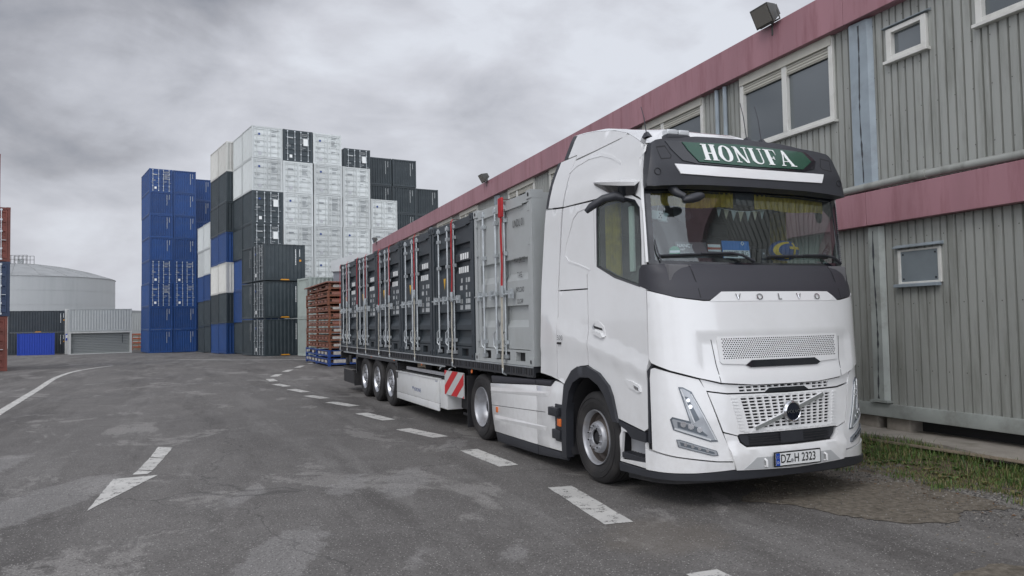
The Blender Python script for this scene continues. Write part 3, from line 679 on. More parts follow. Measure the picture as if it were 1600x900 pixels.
# entry step below the door
STEP = [(0, .345), (-.50, .345), (-.505, .60), (-.47, .655), (-.475, .70), (.0, .69)]
HOLE = [(-.02, .40), (-.475, .37), (-.47, .47), (-.44, .66), (-.02, .64)]
st_ = both('step_panel', STEP, WHITE, holes=[HOLE])
for k, sp in enumerate(st_):
    X = (lambda x: x) if k == 0 else (lambda x: 2.55 - x)
    mb = MB(); mb.box(X(.12), X(.13), .27, .76, .36, .70, mat('step_recess', (.45, .46, .47), .5) if 'step_recess' not in MATS else MATS['step_recess']); mb.build('recess_wall', sp)
    mb = MB(); mb.box(X(-.004), X(.12), .29, .75, .385, .44, BLK)
    for i in range(8): mb.box(X(.0), X(.11), .31 + i * .055, .335 + i * .055, .44, .448, BLK)
    mb.build('step_tread', sp, bevel=.004, seg=1)
# windscreen
WSO = [(.205, 2.345), (.232, 3.10), (.8, 3.125), (1.5, 3.13), (2.2, 3.125), (2.768, 3.10), (2.795, 2.345), (2.0, 2.33), (1.0, 2.33)]
ws = patch('windscreen', WSO, GSC, off=-.012, th=.004, res=.12)
mb = MB(); patch('', [(.142, 2.345), (.142, 3.12), (.8, 3.135), (1.5, 3.14), (2.2, 3.135), (2.858, 3.12), (2.858, 2.345), (2.0, 2.325), (1.0, 2.325)], BLKG, off=-.004, th=.012, holes=[WS], mb=mb, res=.2, edge=.06)
mb.build('screen_border', ws)
mb = MB()
for q in (0, 1):
    z = 2.40
    while z < 3.05:
        s_ = .165; a, n = surf(s_ if q == 0 else LF - s_, z, .0); mb.tube([a - n * .004, a + n * .003], .008, BLK, 6); z += .022
mb.build('border_studs', ws, smooth=0)
# sun visor with name board
def voff(s, z):
    q = s if s < 1.5 else LF - s
    return (.135 - .055 * sst((z - 3.24) / .34)) * sst((q + .10) / .35) + .012
VIS = [(.14, 3.30), (.128, 3.14), (.14, 3.10), (.22, 3.085), (.78, 3.105), (1.5, 3.11)]; VISt = [(1.5, 3.64), (.9, 3.625), (.45, 3.595), (.25, 3.575), (.168, 3.55)]
VP = VIS + [(LF - s, z) for s, z in VIS[:-1][::-1]] + [(LF - s, z) for s, z in VISt[1:][::-1]] + VISt
visor = patch('sun_visor', VP, BLK, off=voff, th=.12, res=.06)
SGN = sym([(.62, 3.515), (.77, 3.35), (1.1, 3.342)]); SGN = [(.66, 3.555), (.82, 3.348), (1.5, 3.338), (2.21, 3.348), (2.40, 3.46), (2.34, 3.555), (1.5, 3.580)]
patch('name_board', SGN, GREEN, off=lambda s, z: voff(s, z) + .014, th=.01, parent=visor, res=.05)
mb = MB(); patch('', [(.42, 3.56), (.62, 3.355), (.79, 3.333), (1.5, 3.326), (2.23, 3.333), (2.40, 3.37), (2.48, 3.47), (2.40, 3.565), (1.5, 3.594), (.64, 3.57)], BLKG, off=lambda s, z: voff(s, z) + .007, th=.01, mb=mb, res=.05); mb.build('board_surround', visor)
patch('visor_stripe', [(.50, 3.318), (.565, 3.215), (1.0, 3.205), (1.5, 3.203), (2.0, 3.205), (2.435, 3.215), (2.50, 3.318), (2.0, 3.312), (1.5, 3.31), (1.0, 3.312)], WHITE, off=lambda s, z: voff(s, z) + .012, th=.02, parent=visor, res=.08)
mb = MB()
for q in (0, 1):
    f = (lambda p: p) if q == 0 else mir
    patch('', f([(.27, 3.50), (.42, 3.51), (.49, 3.41), (.47, 3.375), (.33, 3.36)]), GAP, off=lambda s, z: voff(s, z) + .001, th=.01, mb=mb, holes=[f([(.285, 3.49), (.415, 3.50), (.475, 3.41), (.46, 3.385), (.34, 3.372)])], res=.3, edge=.05)
    s0 = .27 if q == 0 else LF - .27; p, n = surf(s0, 3.235, voff(.27, 3.235)); a = n.orthogonal().normalized(); b = n.cross(a)
    mb.tube([p + (a * cos(t) + b * sin(t)) * .035 + n * .002 for t in [2 * pi * i / 16 for i in range(17)]], .004, GAP, 5)
mb.build('visor_cap', visor)
# serif capitals as strokes
def serif(ch):
    T, t = .24, .075; sr = .06
    def rect(a, b, c, d): return [(a, c), (b, c), (b, d), (a, d)]
    def sf(x0, x1, y): return rect(x0, x1, y, y + sr) if y < .5 else rect(x0, x1, y - sr, y)
    def ell(cx, cy, rx, ry, n=28): return [(cx + rx * cos(2 * pi * i / n), cy + ry * sin(2 * pi * i / n)) for i in range(n)]
    if ch == 'H': return [rect(.10, .10 + T, 0, 1), rect(.58, .58 + T, 0, 1), rect(.27, .62, .47, .47 + t), sf(.0, .37, 0), sf(.0, .37, 1), sf(.52, .89, 0), sf(.52, .89, 1)], .89
    if ch == 'O': return [('ring', ell(.43, .5, .43, .52), ell(.43, .5, .20, .45))], .86
    if ch == 'N': return [rect(.12, .12 + t, 0, 1), rect(.72, .72 + t, 0, 1), [(.05, 1), (.24, 1), (.775, .0), (.72, .0), (.62, .0)], sf(.0, .30, 0), sf(.60, .90, 1), sf(.0, .2, 1)], .90
    if ch == 'U':
        o = [(.06, 1), (.06, .30)] + [(.43 - (.37 if i < 7 else .33) * cos(pi * i / 12), .30 - .32 * sin(pi * i / 12)) for i in range(1, 12)] + [(.76, .30), (.76, 1), (.70, 1), (.70, .30)] + [(.485 + .215 * cos(pi * i / 12), .30 - .24 * sin(pi * i / 12)) for i in range(1, 12)] + [(.27, .30), (.27, 1)]
        return [o, sf(.0, .37, 1), sf(.60, .88, 1)], .88
    if ch == 'F': return [rect(.10, .10 + T, 0, 1), rect(.27, .70, .95, 1), rect(.27, .52, .49, .54), sf(.0, .38, 0), sf(0, .2, 1), [(.70, .72), (.70, .98), (.62, .95)], rect(.49, .53, .40, .64)], .74
    if ch == 'A': return [[(.40, 1.02), (.50, 1.02), (.87, 0), (.68, 0), (.40, .80), (.12, 0), (.06, 0)], rect(.20, .62, .32, .37), sf(-.02, .24, 0), sf(.58, .97, 0)], .95
mb = MB(); LET = []; x = 0
for ch in 'HONUFA':
    g, w = serif(ch); LET.append((g, x)); x += w + .13
TWd = x - .13; hgt = .172; scx = 1.24 / (TWd * hgt)
for g, x0 in LET:
    for k, st0 in enumerate(g):
        holes = []
        if st0[0] == 'ring': poly, holes = st0[1], [st0[2]]
        else: poly = st0
        cv = lambda P: [(1.515 + (x0 + a - TWd / 2) * hgt * scx, 3.370 + b * hgt) for a, b in P]
        pl = cv(poly); patch('', pl, LETW, off=lambda s, z, k=k: voff(s, z) + .020 + k * .0006, th=.006, mb=mb, holes=[cv(h) for h in holes], res=.5, edge=.03)
mb.build('board_lettering', visor, smooth=0)
# charcoal band, bonnet, bumper
BANDP = [(.0, 2.345), (.21, 2.338), (1.0, 2.32), (1.5, 2.318), (2.0, 2.32), (2.79, 2.338), (3.0, 2.345), (3.06, 2.30), (3.08, 2.14), (2.88, 2.083), (2.64, 2.013), (2.37, 1.978), (2.31, 1.978), (2.175, 2.048), (.825, 2.048), (.69, 1.978), (.63, 1.978), (.36, 2.013), (.12, 2.083), (-.08, 2.14), (-.06, 2.30)]
def boff(s, z): return .004 + .010 * sst((min(s, LF - s) - .1) / .2) + sst((min(s, LF - s) - .1) / .2) * .022 * sst((2.215 - z) / -.02) * sst((2.34 - z) / .03)
cowl = patch('bonnet_band', BANDP, COWL, off=boff, th=.05, res=.05)
for q in (.60, 2.40): patch('band_seam', [(q, 2.0), (q + .008, 2.0), (q - .012, 2.32), (q - .02, 2.32)], GAP, off=lambda s, z: boff(s, z) + .001, th=.003, parent=cowl)
HOOD = [(.078, 1.42), (.085, 2.08), (.12, 2.075), (.36, 2.003), (.63, 1.966), (.70, 1.966), (.83, 2.036)]; HB = [(1.5, 1.152), (1.1, 1.155), (.75, 1.185), (.52, 1.24), (.28, 1.31), (.105, 1.38)]
hood = patch('bonnet', HOOD + [(LF - s, z) for s, z in HOOD[::-1]] + [(LF - s, z) for s, z in HB[1:][::-1]] + HB, WHITE, off=.02, th=.06, res=.055)
mb = MB()
for k in (0, 1):
    f = (lambda p: p) if k == 0 else mir
    patch('', f([(.675, 1.625), (.682, 1.625), (.742, 1.19), (.735, 1.19)]), GAP, off=.0215, th=.003, mb=mb)
patch('', [(.825, 2.050), (2.175, 2.050), (2.31, 1.968), (2.30, 1.962), (.70, 1.962), (.69, 1.968)], WHITE, off=.024, th=.01, mb=mb)
mb.build('bonnet_seam', hood, smooth=0)
PERF = [(.735, 1.625), (.755, 1.385), (.775, 1.365), (1.035, 1.35), (1.10, 1.392), (1.90, 1.392), (1.965, 1.35), (2.225, 1.365), (2.245, 1.385), (2.265, 1.625)]
vent = patch('bonnet_vent', PERF, WHITE, off=.034, th=.03, parent=hood, res=.1)
mb = MB(); r_ = 0; z = 1.60
while z > 1.41:
    u = .79 + (.0125 if r_ % 2 else 0) + (1.6 - z) * .05
    while u < 2.22 - (1.6 - z) * .05:
        hx = [(u + .0082 * cos(a), z + .0068 * sin(a)) for a in [pi / 3 * i for i in range(6)]]
        mb.add([surf(a, b, .0350)[0] for a, b in hx], [(0, 1, 2, 3, 4, 5)], BLKG); u += .026
    z -= .0185; r_ += 1
mb.build('vent_holes', vent, smooth=0)
patch('bonnet_grip', [(1.03, 1.345), (1.105, 1.388), (1.895, 1.388), (1.97, 1.345), (1.92, 1.322), (1.08, 1.322)], BLKG, off=.0365, th=.03, parent=hood, res=.1)
for k, ch in enumerate('VOLVO'):
    mb = MB()
    vs, fs = text_mesh(ch, .07, 'CENTER', 1.3, .01); s0 = 1.0 + k * .25
    A = [surf(s0 + a, 1.998 + b, .030)[0] for a, b in vs]; mb.add(A, fs, CHROME)
    A = [surf(s0 + a * 1.12, 1.998 + b * 1.12, .0285)[0] for a, b in vs]; mb.add(A, fs, RIM); mb.build('bonnet_letter', hood, smooth=0)
# upper grille strip
STRIPP = [(.545, 1.225), (.75, 1.172), (1.1, 1.148), (1.5, 1.144), (1.9, 1.148), (2.25, 1.172), (2.455, 1.225), (2.41, 1.118), (2.2, 1.088), (1.5, 1.078), (.80, 1.088), (.59, 1.118)]
hl = []
def quadgrid(c, nx, ny, fx, fz):
    (a, b, d, e_) = c; out = []
    def bl(u, v):
        p0 = (a[0] + (e_[0] - a[0]) * u, a[1] + (e_[1] - a[1]) * u); p1 = (b[0] + (d[0] - b[0]) * u, b[1] + (d[1] - b[1]) * u)
        return (p0[0] + (p1[0] - p0[0]) * v, p0[1] + (p1[1] - p0[1]) * v)
    for i in range(nx):
        for j in range(ny):
            u0 = (i + .5 - fx / 2) / nx; u1 = (i + .5 + fx / 2) / nx; v0 = (j + .5 - fz / 2) / ny; v1 = (j + .5 + fz / 2) / ny
            out.append([bl(u0, v0), bl(u0, v1), bl(u1, v1), bl(u1, v0)])
    return out
sh_ = [h for h in quadgrid([(.92, 1.150), (.93, 1.090), (2.07, 1.090), (2.08, 1.150)], 14, 2, .78, .6) if not (1.22 < h[0][0] < 1.76 and h[0][1] < 1.12)]
gs = patch('upper_grille', STRIPP, WHITE, off=-.008, th=.02, holes=sh_, res=.2, edge=.08)
patch('backing', [(.88, 1.16), (.9, 1.08), (2.1, 1.08), (2.12, 1.16)], GAP, off=-.03, th=.004, parent=gs)
patch('grille_sensor', [(1.22, 1.078), (1.28, 1.118), (1.72, 1.118), (1.78, 1.078)], BLKG, off=.0, th=.02, parent=gs)
GR = [(.605, 1.102), (.80, 1.073), (1.5, 1.063), (2.2, 1.073), (2.395, 1.102), (2.27, .728), (2.13, .688), (2.11, .70), (.89, .70), (.87, .688), (.73, .728)]
SL = quadgrid([(.925, 1.04), (.99, .742), (2.01, .742), (2.075, 1.04)], 13, 10, .76, .60)
grille = patch('grille', GR, WHITE, off=.0, th=.02, holes=SL, res=.3, edge=.06)
patch('backing', [(.88, 1.05), (.92, .72), (2.08, .72), (2.12, 1.05)], GAP, off=-.035, th=.004, parent=grille)
mb = MB()
for side_ in (0, 1):
    f = (lambda p: p) if side_ == 0 else mir
    for j in range(11):
        zz = 1.045 - j * .0305; s0 = .835 + (1.045 - zz) * .2
        patch('', f([(s0, zz), (s0 + .06, zz - .002), (s0 + .06, zz - .014), (s0, zz - .012)]), WHITE, off=.007, th=.01, mb=mb)
for q in range(14):
    s0 = .97 + q * .079; patch('', [(s0 - .026, 1.061), (s0 + .026, 1.061), (s0 + .026, 1.05), (s0 - .026, 1.05)], WHITE, off=.006, th=.01, mb=mb)
    patch('', [(s0 - .026, .728), (s0 + .026, .728), (s0 + .026, .716), (s0 - .026, .716)], WHITE, off=.006, th=.01, mb=mb)
mb.build('grille_bars', grille, smooth=0)
# emblem and its diagonal bar
em = MB(); p0, n0 = surf(1.5, .882, .02); M = Mx(((0, 1, 0, p0.x), (n0.y, 0, 0, p0.y), (0, 0, 1, p0.z), (0, 0, 0, 1)))
M = Mx.Translation(p0) @ Mx.Rotation(-pi / 2, 4, 'Z')
em.lathe([(0, .0), (.082, .0), (.082, .026), (.0, .034)], mat('emblem_blue_black', (.006, .009, .020), .2, coat=.5), 40, Mx.Translation(p0 - V((0, .0, 0))) @ Mx.Rotation(-pi / 2, 4, 'Z'))
em.lathe([(.083, 0), (.104, 0), (.106, .016), (.098, .030), (.088, .034), (.083, .028)], CHROME, 40, Mx.Translation(p0) @ Mx.Rotation(-pi / 2, 4, 'Z'), close=True)
add_text(em, 'VOLVO', .045, Mx.Translation(p0 + V((0, -.0365, 0))) @ Mx.Rotation(pi / 2, 4, 'X'), CHROME, sx=1.1)
em.build('grille_emblem', grille)
mb = MB()
for a, b in (((1.06, .742), (1.425, .858)), ((1.575, .908), (1.95, 1.025))):
    d = V((b[0] - a[0], b[1] - a[1])).normalized(); q = V((-d.y, d.x)) * .017
    P = [(a[0] - q.x, a[1] - q.y), (b[0] - q.x, b[1] - q.y), (b[0] + q.x, b[1] + q.y), (a[0] + q.x, a[1] + q.y)]
    patch('', P, CHROME, off=.022, th=.02, mb=mb, res=.3, edge=.06)
    P = [(a[0] - q.x * 1.35, a[1] - q.y * 1.35), (b[0] - q.x * 1.35, b[1] - q.y * 1.35), (b[0] + q.x * 1.35, b[1] + q.y * 1.35), (a[0] + q.x * 1.35, a[1] + q.y * 1.35)]
    patch('', P, WHITE, off=.012, th=.015, mb=mb, res=.3, edge=.06)
mb.build('emblem_bar', grille, smooth=0)
BUM = [(.728, .715), (.865, .680), (.885, .620), (.95, .573), (1.5, .566)]; BB = [(1.5, .352), (.83, .372)]
IN = [(.892, .690), (.912, .630), (.965, .588), (1.5, .580), (2.035, .588), (2.088, .630), (2.108, .690)]
bump = patch('bumper', BUM + [(LF - s, z) for s, z in BUM[:-1][::-1]] + [(LF - .83, .372)] + BB, WHITE, off=lambda s, z: .004 + .03 * sst((.585 - z) / .03), th=.05, res=.05)
mb = MB(); patch('', IN, BLK, off=-.02, th=.02, mb=mb)
for j in range(4): patch('', [(1.0, .675 - j * .024), (2.0, .675 - j * .024), (2.0, .668 - j * .024), (1.0, .668 - j * .024)], GAP, off=.0, th=.02, mb=mb)
patch('', [(1.36, .692), (1.36, .59), (1.64, .59), (1.64, .692)], BLK, off=.004, th=.03, mb=mb); mb.build('air_intake', bump, smooth=0)
patch('bumper_recess', [(.90, .378), (1.04, .475), (1.96, .475), (2.10, .378), (1.5, .36)], mat('grey_bumper_paint', (.45, .46, .46), .4), off=.0375, th=.01, parent=bump, res=.1)
mb = MB()
for s0 in (1.13, 1.87):
    p, n = surf(s0, .43, .035); mb.tube([p - V((0, 0, .04)), p + n * .03 - V((0, 0, .03)), p + n * .03 + V((0, 0, .02)), p + V((0, 0, .03))], .012, WHITE, 8)
mb.build('towing_eye_cover', bump)
both('corner_panel', [(.078, 1.32), (.12, 1.332), (.53, 1.222), (.592, 1.115), (.716, .72), (.818, .452), (.65, .459), (.26, .505), (.065, .54), (.062, 1.27)], WHITE, off=.0, th=.04, res=.07,
     )
for k in (0, 1):
    f = (lambda p: p) if k == 0 else mir
    patch('lower_corner', f([(.0, .535), (.26, .494), (.65, .448), (.812, .440), (.822, .375), (.45, .352), (.08, .342), (.0, .342)]), WHITE, off=.012, th=.05, res=.07)
    # black channel between door and corner
    patch('corner_gap', f([(.10, 1.40), (.055, 1.30), (.045, 1.22), (.03, .60), (.052, .60), (.06, 1.22), (.075, 1.31), (.115, 1.375)]), BLK, off=.002, th=.03)
    HLO = f([(.335, 1.155), (.378, 1.152), (.452, 1.110), (.668, .640), (.593, .640), (.270, .750), (.247, .848), (.268, .872), (.415, .835)])
    h = patch('headlight', HLO, LENSD, off=.006, th=.03, res=.05)
    m_ = MB(); patch('', f([(.350, 1.14), (.376, 1.14), (.435, 1.105), (.645, .655), (.595, .655), (.285, .758), (.265, .845), (.275, .855), (.428, .81)]), LENS, off=.012, th=.01, holes=[f([(.366, 1.07), (.412, 1.06), (.505, .85), (.47, .83), (.45, .83)]), f([(.31, .83), (.48, .78), (.57, .70), (.56, .69), (.31, .775)])], mb=m_, res=.2, edge=.04); m_.build('lens_frame', h)
    m_ = MB(); patch('', f([(.352, 1.13), (.362, 1.133), (.464, .822), (.452, .82)]), DRL, off=.016, th=.01, mb=m_); patch('', f([(.44, 1.09), (.452, 1.085), (.655, .655), (.64, .655)]), DRL, off=.015, th=.01, mb=m_)
    patch('', f([(.28, .757), (.288, .772), (.60, .665), (.595, .652)]), DRL, off=.016, th=.01, mb=m_); m_.build('light_guide', h)
    for (a, b, r) in ((.36, .805, .028), (.425, .785, .028), (.50, .755, .026), (.43, .97, .02), (.415, 1.03, .018)):
        p, n = surf(*f([(a, b)])[0], .008); m_ = MB(); m_.tube([p, p + n * .006], r, CHROME, 14); m_.build('projector', h)
    g = patch('fog_light', f([(.292, .662), (.325, .662), (.648, .556), (.662, .512), (.615, .508), (.305, .592)]), LENSD, off=.008, th=.03, res=.05)
    m_ = MB(); patch('', f([(.300, .655), (.325, .655), (.640, .552), (.652, .517), (.615, .515), (.312, .596)]), LENS, off=.013, th=.01, holes=[f([(.322, .64), (.62, .545), (.627, .527), (.615, .525), (.33, .605)])], mb=m_, res=.2, edge=.05)
    for a in (.37, .43, .49, .56):
        p, n = surf(*f([(a, .628 - (a - .33) * .29)])[0], .009); m_.tube([p, p + n * .004], .016, CHROME, 10)
    m_.build('lens_frame', g)
# dark lip under the bumper
LP = [(-.48, .335), (.08, .334), (.45, .345), (.82, .368), (1.5, .348)]; LB = [(1.5, .285), (.67, .285), (.2, .28), (-.48, .255)]
patch('bumper_lip', LP + [(LF - s, z) for s, z in LP[:-1][::-1]] + [(LF - s, z) for s, z in LB[1:][::-1]] + LB, BLK, off=.024, th=.06, res=.07)
LP = [(-.40, .265), (.3, .29), (1.5, .30)]; LB = [(1.5, .262), (.6, .25), (.0, .215), (-.40, .19)]
patch('air_dam', LP + [(LF - s, z) for s, z in LP[:-1][::-1]] + [(LF - s, z) for s, z in LB[1:][::-1]] + LB, CHAS, off=-.03, th=.05, res=.1)
mb = MB(); mb.box(.35, 2.2, -.15, 1.2, .28, .34, GAP); mb.build('underbody', lorry)
# number plate
PLW = mat('plate_white', (.74, .75, .74), .35); PLB = mat('plate_blue', (.01, .06, .35), .35); PLK = mat('plate_black', (.01, .01, .01), .4)
p, n = surf(1.5, .448, .045); M = Mx.Translation(p + V((0, -.012, 0))) @ Mx.Rotation(pi / 2, 4, 'X')
mb = MB(); mb.box(-.285, .285, -.07, .07, -.01, .004, PLK, M); pf = mb.build('number_plate', bump, bevel=.004)
mb = MB(); mb.box(-.272, .272, -.058, .058, .004, .008, PLW, M); mb.box(-.272, -.225, -.058, .058, .008, .0095, PLB, M)
add_text(mb, 'D', .035, M @ Mx.Translation((-.248, -.03, .0105)), PLW)
for i in range(8): mb.box(-.2485 + .012 * cos(i * pi / 4), -.2455 + .012 * cos(i * pi / 4), .021 + .012 * sin(i * pi / 4), .024 + .012 * sin(i * pi / 4), .0095, .0105, mat('star_yellow', (.7, .5, .02), .5) if 'star_yellow' not in MATS else MATS['star_yellow'], M)
for t_, x_ in (('DZ', -.156), ('H', -.022), ('2323', .128)): add_text(mb, t_, .115, M @ Mx.Translation((x_, 0, .0100)), PLK, sx=.78, bold=.012)
mb.tube([M @ V((-.078, -.018, .008)), M @ V((-.078, -.018, .011))], .018, RIM, 14); mb.build('plate_face', pf, smooth=0)
# wipers
def wiper(pts, arm, name='wiper'):
    mb = MB(); A = [surf(s, z, .03)[0] for s, z in pts]; mb.tube(A, .011, BLK, 6); A2 = [surf(s, z - .012, .012)[0] for s, z in pts]; mb.tube(A2, .006, RUB, 6)
    mb.tube([surf(s, z, o)[0] for s, z, o in arm], [.017, .015, .012, .010][:len(arm)], BLK, 8); mb.build(name, lorry)
wiper([(.28, 2.418), (.6, 2.428), (.9, 2.436), (1.2, 2.432)], [(1.36, 2.345, .05), (1.22, 2.415, .06), (1.10, 2.44, .05), (.75, 2.435, .04)])
wiper([(1.56, 2.418), (1.9, 2.43), (2.2, 2.434), (2.45, 2.43)], [(2.62, 2.35, .05), (2.50, 2.415, .06), (2.35, 2.44, .05), (2.05, 2.435, .04)])
mb = MB(); mb.tube([surf(.30, 2.36, .03)[0], surf(.27, 2.46, .03)[0], surf(.25, 2.58, .02)[0]], .008, BLK, 6); mb.build('washer_pipe', lorry)
# corner wing above the door
for k in (0, 1):
    X = (lambda x: x) if k == 0 else (lambda x: 2.55 - x)
    mb = MB(); a = [(X(-.055), .30, 3.17), (X(-.10), .50, 3.205), (X(-.08), .90, 3.27), (X(-.015), 1.22, 3.325)]; inner = [(X(.02), .30, 3.19), (X(.02), .5, 3.245), (X(.02), .9, 3.30), (X(.02), 1.22, 3.335)]
    low = [(X(-.05), .30, 3.135), (X(-.09), .50, 3.165), (X(-.07), .90, 3.24), (X(-.012), 1.20, 3.315)]; lowi = [(X(-.01), .36, 3.06), (X(-.012), .55, 3.075), (X(-.01), .9, 3.165), (X(-.006), 1.18, 3.285)]
    vs = a + inner + low + lowi
    mb.add(vs, [(i, i + 1, i + 5, i + 4) for i in range(3)] + [(i, i + 1, i + 9, i + 8) for i in range(3)] + [(0, 4, 8)], WHITE)
    wg = mb.build('corner_wing', lorry, smooth=50)
    mb = MB(); mb.add([(x, y, z - .002) for x, y, z in low + lowi], [(i, i + 1, i + 5, i + 4) for i in range(3)], BLKG)
    mb.add([vs[0], vs[4], vs[12], vs[8]], [(0, 1, 2, 3)], BLKG); mb.build('wing_underside', wg, smooth=50)
    # camera arm
    mb = MB(); sg = 1 if k == 0 else -1
    mb.tube([(X(.03), .62, 3.06), (X(-.06), .66, 3.085), (X(-.17), .72, 3.06), (X(-.27), .80, 2.985), (X(-.31), .84, 2.935)], [.05, .048, .042, .040, .026], BLK, 12)
    mb.build('camera_arm', lorry, smooth=60)
# front mirror under the visor
mb = MB(); mb.tube([surf(.50, 3.10, .06)[0], surf(.52, 3.02, .12)[0], surf(.58, 2.965, .17)[0]], [.045, .04, .03], BLK, 10)
p = surf(.66, 2.945, .20)[0]
mb.lathe([(.0, -.14), (.045, -.12), (.062, -.03), (.060, .05), (.04, .10), (0, .11)], BLK, 16, Mx.Translation(p) @ Mx.Rotation(R(-14), 4, 'Y') @ Mx.Scale(.75, 4, (0, 0, 1))); mb.build('front_mirror', lorry, smooth=60)
# roof gear
ab = MB(); 
for (x, y, l) in ((.28, .55, .30), (1.5, .45, .42), (1.72, .47, .40)):
    z = 3.71 if x > 1 else 3.70
    a = MB(); a.add([(x - .028, y - .05, z), (x + .028, y - .05, z), (x + .03, y + .08, z), (x - .03, y + .08, z), (x - .012, y + .0, z + .06), (x + .012, y + .0, z + .06), (x + .01, y + .05, z + .055), (x - .01, y + .05, z + .055)], [(4, 5, 6, 7), (0, 1, 5, 4), (1, 2, 6, 5), (2, 3, 7, 6), (3, 0, 4, 7)], BLK)
    a.tube([(x, y + .02, z + .05), (x, y + .06, z + .05 + l * .6), (x, y + .11, z + .05 + l)], [.006, .005, .004], BLK, 6); a.build('antenna', lorry)
bcn = MB(); bcn.box(.50, .78, .50, .62, 3.70, 3.745, BLK); bc = bcn.build('beacon_bar', lorry, bevel=.01)
b2 = MB(); b2.box(.50, .635, .505, .615, 3.745, 3.80, DRL); b2.box(.645, .78, .505, .615, 3.745, 3.80, DRL); b2.build('beacon_lens', bc, bevel=.018, seg=3)
mb = MB(); mb.add([(.95, .6, 3.70), (1.6, .6, 3.72), (1.6, 1.2, 3.9), (.95, 1.2, 3.9), (1.0, .66, 3.76), (1.55, .66, 3.77), (1.55, 1.15, 3.93), (1.0, 1.15, 3.93)], [(4, 5, 6, 7), (0, 1, 5, 4), (1, 2, 6, 5), (2, 3, 7, 6), (3, 0, 4, 7)], WHITE); mb.build('roof_hatch', lorry, bevel=.02)
# side markings
mb = MB(); 
for k, (t_, sz) in enumerate((('500', .085),)):
    vs, fs = text_mesh(t_, sz, 'LEFT', 1.15); mb.add([(-.004, 2.155 - a, 1.60 + b) for a, b in vs], fs, CHROME); 
mb2 = mb; mb2.v = [(surf0(YS - y, z).x - .012 - relief(YS - y, z) - (0.0 if True else 0), y, z) for x, y, z in mb.v]
mb2.box(-.04, -.025, 2.06, 2.15, 1.525, 1.55, PLK); mb2.build('power_badge', lorry, smooth=0)
# cab interior
mb = MB(); mb.prism([(.02, 1.9), (.02, 2.33), (.30, 2.37), (.62, 2.36), (.80, 2.22), (.85, 1.9)], .14, 2.41, INT, 'yz'); mb.build('dashboard', lorry, bevel=.02)
for x0 in (.62, 1.93):
    mb = MB(); mb.box(x0 - .25, x0 + .25, 1.05, 1.55, 2.0, 2.15, SEAT); mb.box(x0 - .24, x0 + .24, 1.5, 1.64, 2.1, 2.78, SEAT); mb.box(x0 - .14, x0 + .14, 1.52, 1.62, 2.80, 2.98, SEAT); mb.box(x0 - .15, x0 + .15, 1.1, 1.5, 1.8, 2.0, SEAT); mb.build('seat', lorry, bevel=.05, seg=3)
mb = MB(); c0 = V((1.93, .88, 2.42)); 
mb.tube([c0 + V((.23 * cos(t), .10 * sin(t), .20 * sin(t))) for t in [2 * pi * i / 28 for i in range(29)]], .017, BLK, 8); mb.tube([c0, c0 + V((0, -.1, -.25))], .035, BLK, 8)
for t in (0, pi, 1.5 * pi): mb.tube([c0, c0 + V((.23 * cos(t), .10 * sin(t), .20 * sin(t)))], .016, BLK, 6)
mb.build('steering_wheel', lorry)
def wavy(p0, p1, z0, z1, amp, waves, m, name, par=lorry, axis=1):
    n = waves * 8; vs = []
    for i in range(n + 1):
        t = i / n; x = p0[0] + (p1[0] - p0[0]) * t; y = p0[1] + (p1[1] - p0[1]) * t; w = amp * sin(t * waves * 2 * pi)
        d = V((p1[1] - p0[1], p0[0] - p1[0])).normalized() * w
        vs += [(x + d.x, y + d.y, z0 + .01 * sin(t * 9)), (x + d.x, y + d.y, z1)]
    mb = MB(); mb.add(vs, [(2 * i, 2 * i + 2, 2 * i + 3, 2 * i + 1) for i in range(n)], m); return mb.build(name, par, smooth=60)
wavy((.16, .34), (1.12, .26), 2.945, 3.14, .010, 16, YEL, 'curtain_valance'); wavy((1.40, .26), (2.42, .34), 2.945, 3.14, .010, 16, YEL, 'curtain_valance')
wavy((.13, .90), (.13, 1.18), 2.25, 3.06, .028, 5, YEL, 'side_curtain'); wavy((2.44, .95), (2.44, 1.2), 2.25, 3.06, .028, 4, YEL, 'side_curtain')
mb = MB(); mb.box(1.14, 1.38, .24, .34, 2.98, 3.12, BLK); mb.build('sensor_housing', lorry, bevel=.02)
mb = MB(); mb.box(.09, .12, .58, .66, 2.3, 2.98, PLW); mb.build('grab_rail', lorry, bevel=.01)
for k, x0 in enumerate((.52,)):
    mb = MB(); mb.add([(x0 - .02, .42, 3.02), (x0 + .18, .42, 3.02), (x0 + .2, .42, 2.86), (x0 + .08, .42, 2.80), (x0 - .02, .42, 2.86), (x0 - .02, .45, 3.02), (x0 + .18, .45, 3.02), (x0 + .2, .45, 2.86), (x0 + .08, .45, 2.80), (x0 - .02, .45, 2.86)], [(0, 1, 2, 3, 4), (5, 6, 7, 8, 9), (0, 1, 6, 5), (1, 2, 7, 6), (2, 3, 8, 7), (3, 4, 9, 8), (4, 0, 5, 9)], BLK); mb.build('inner_screen', lorry)
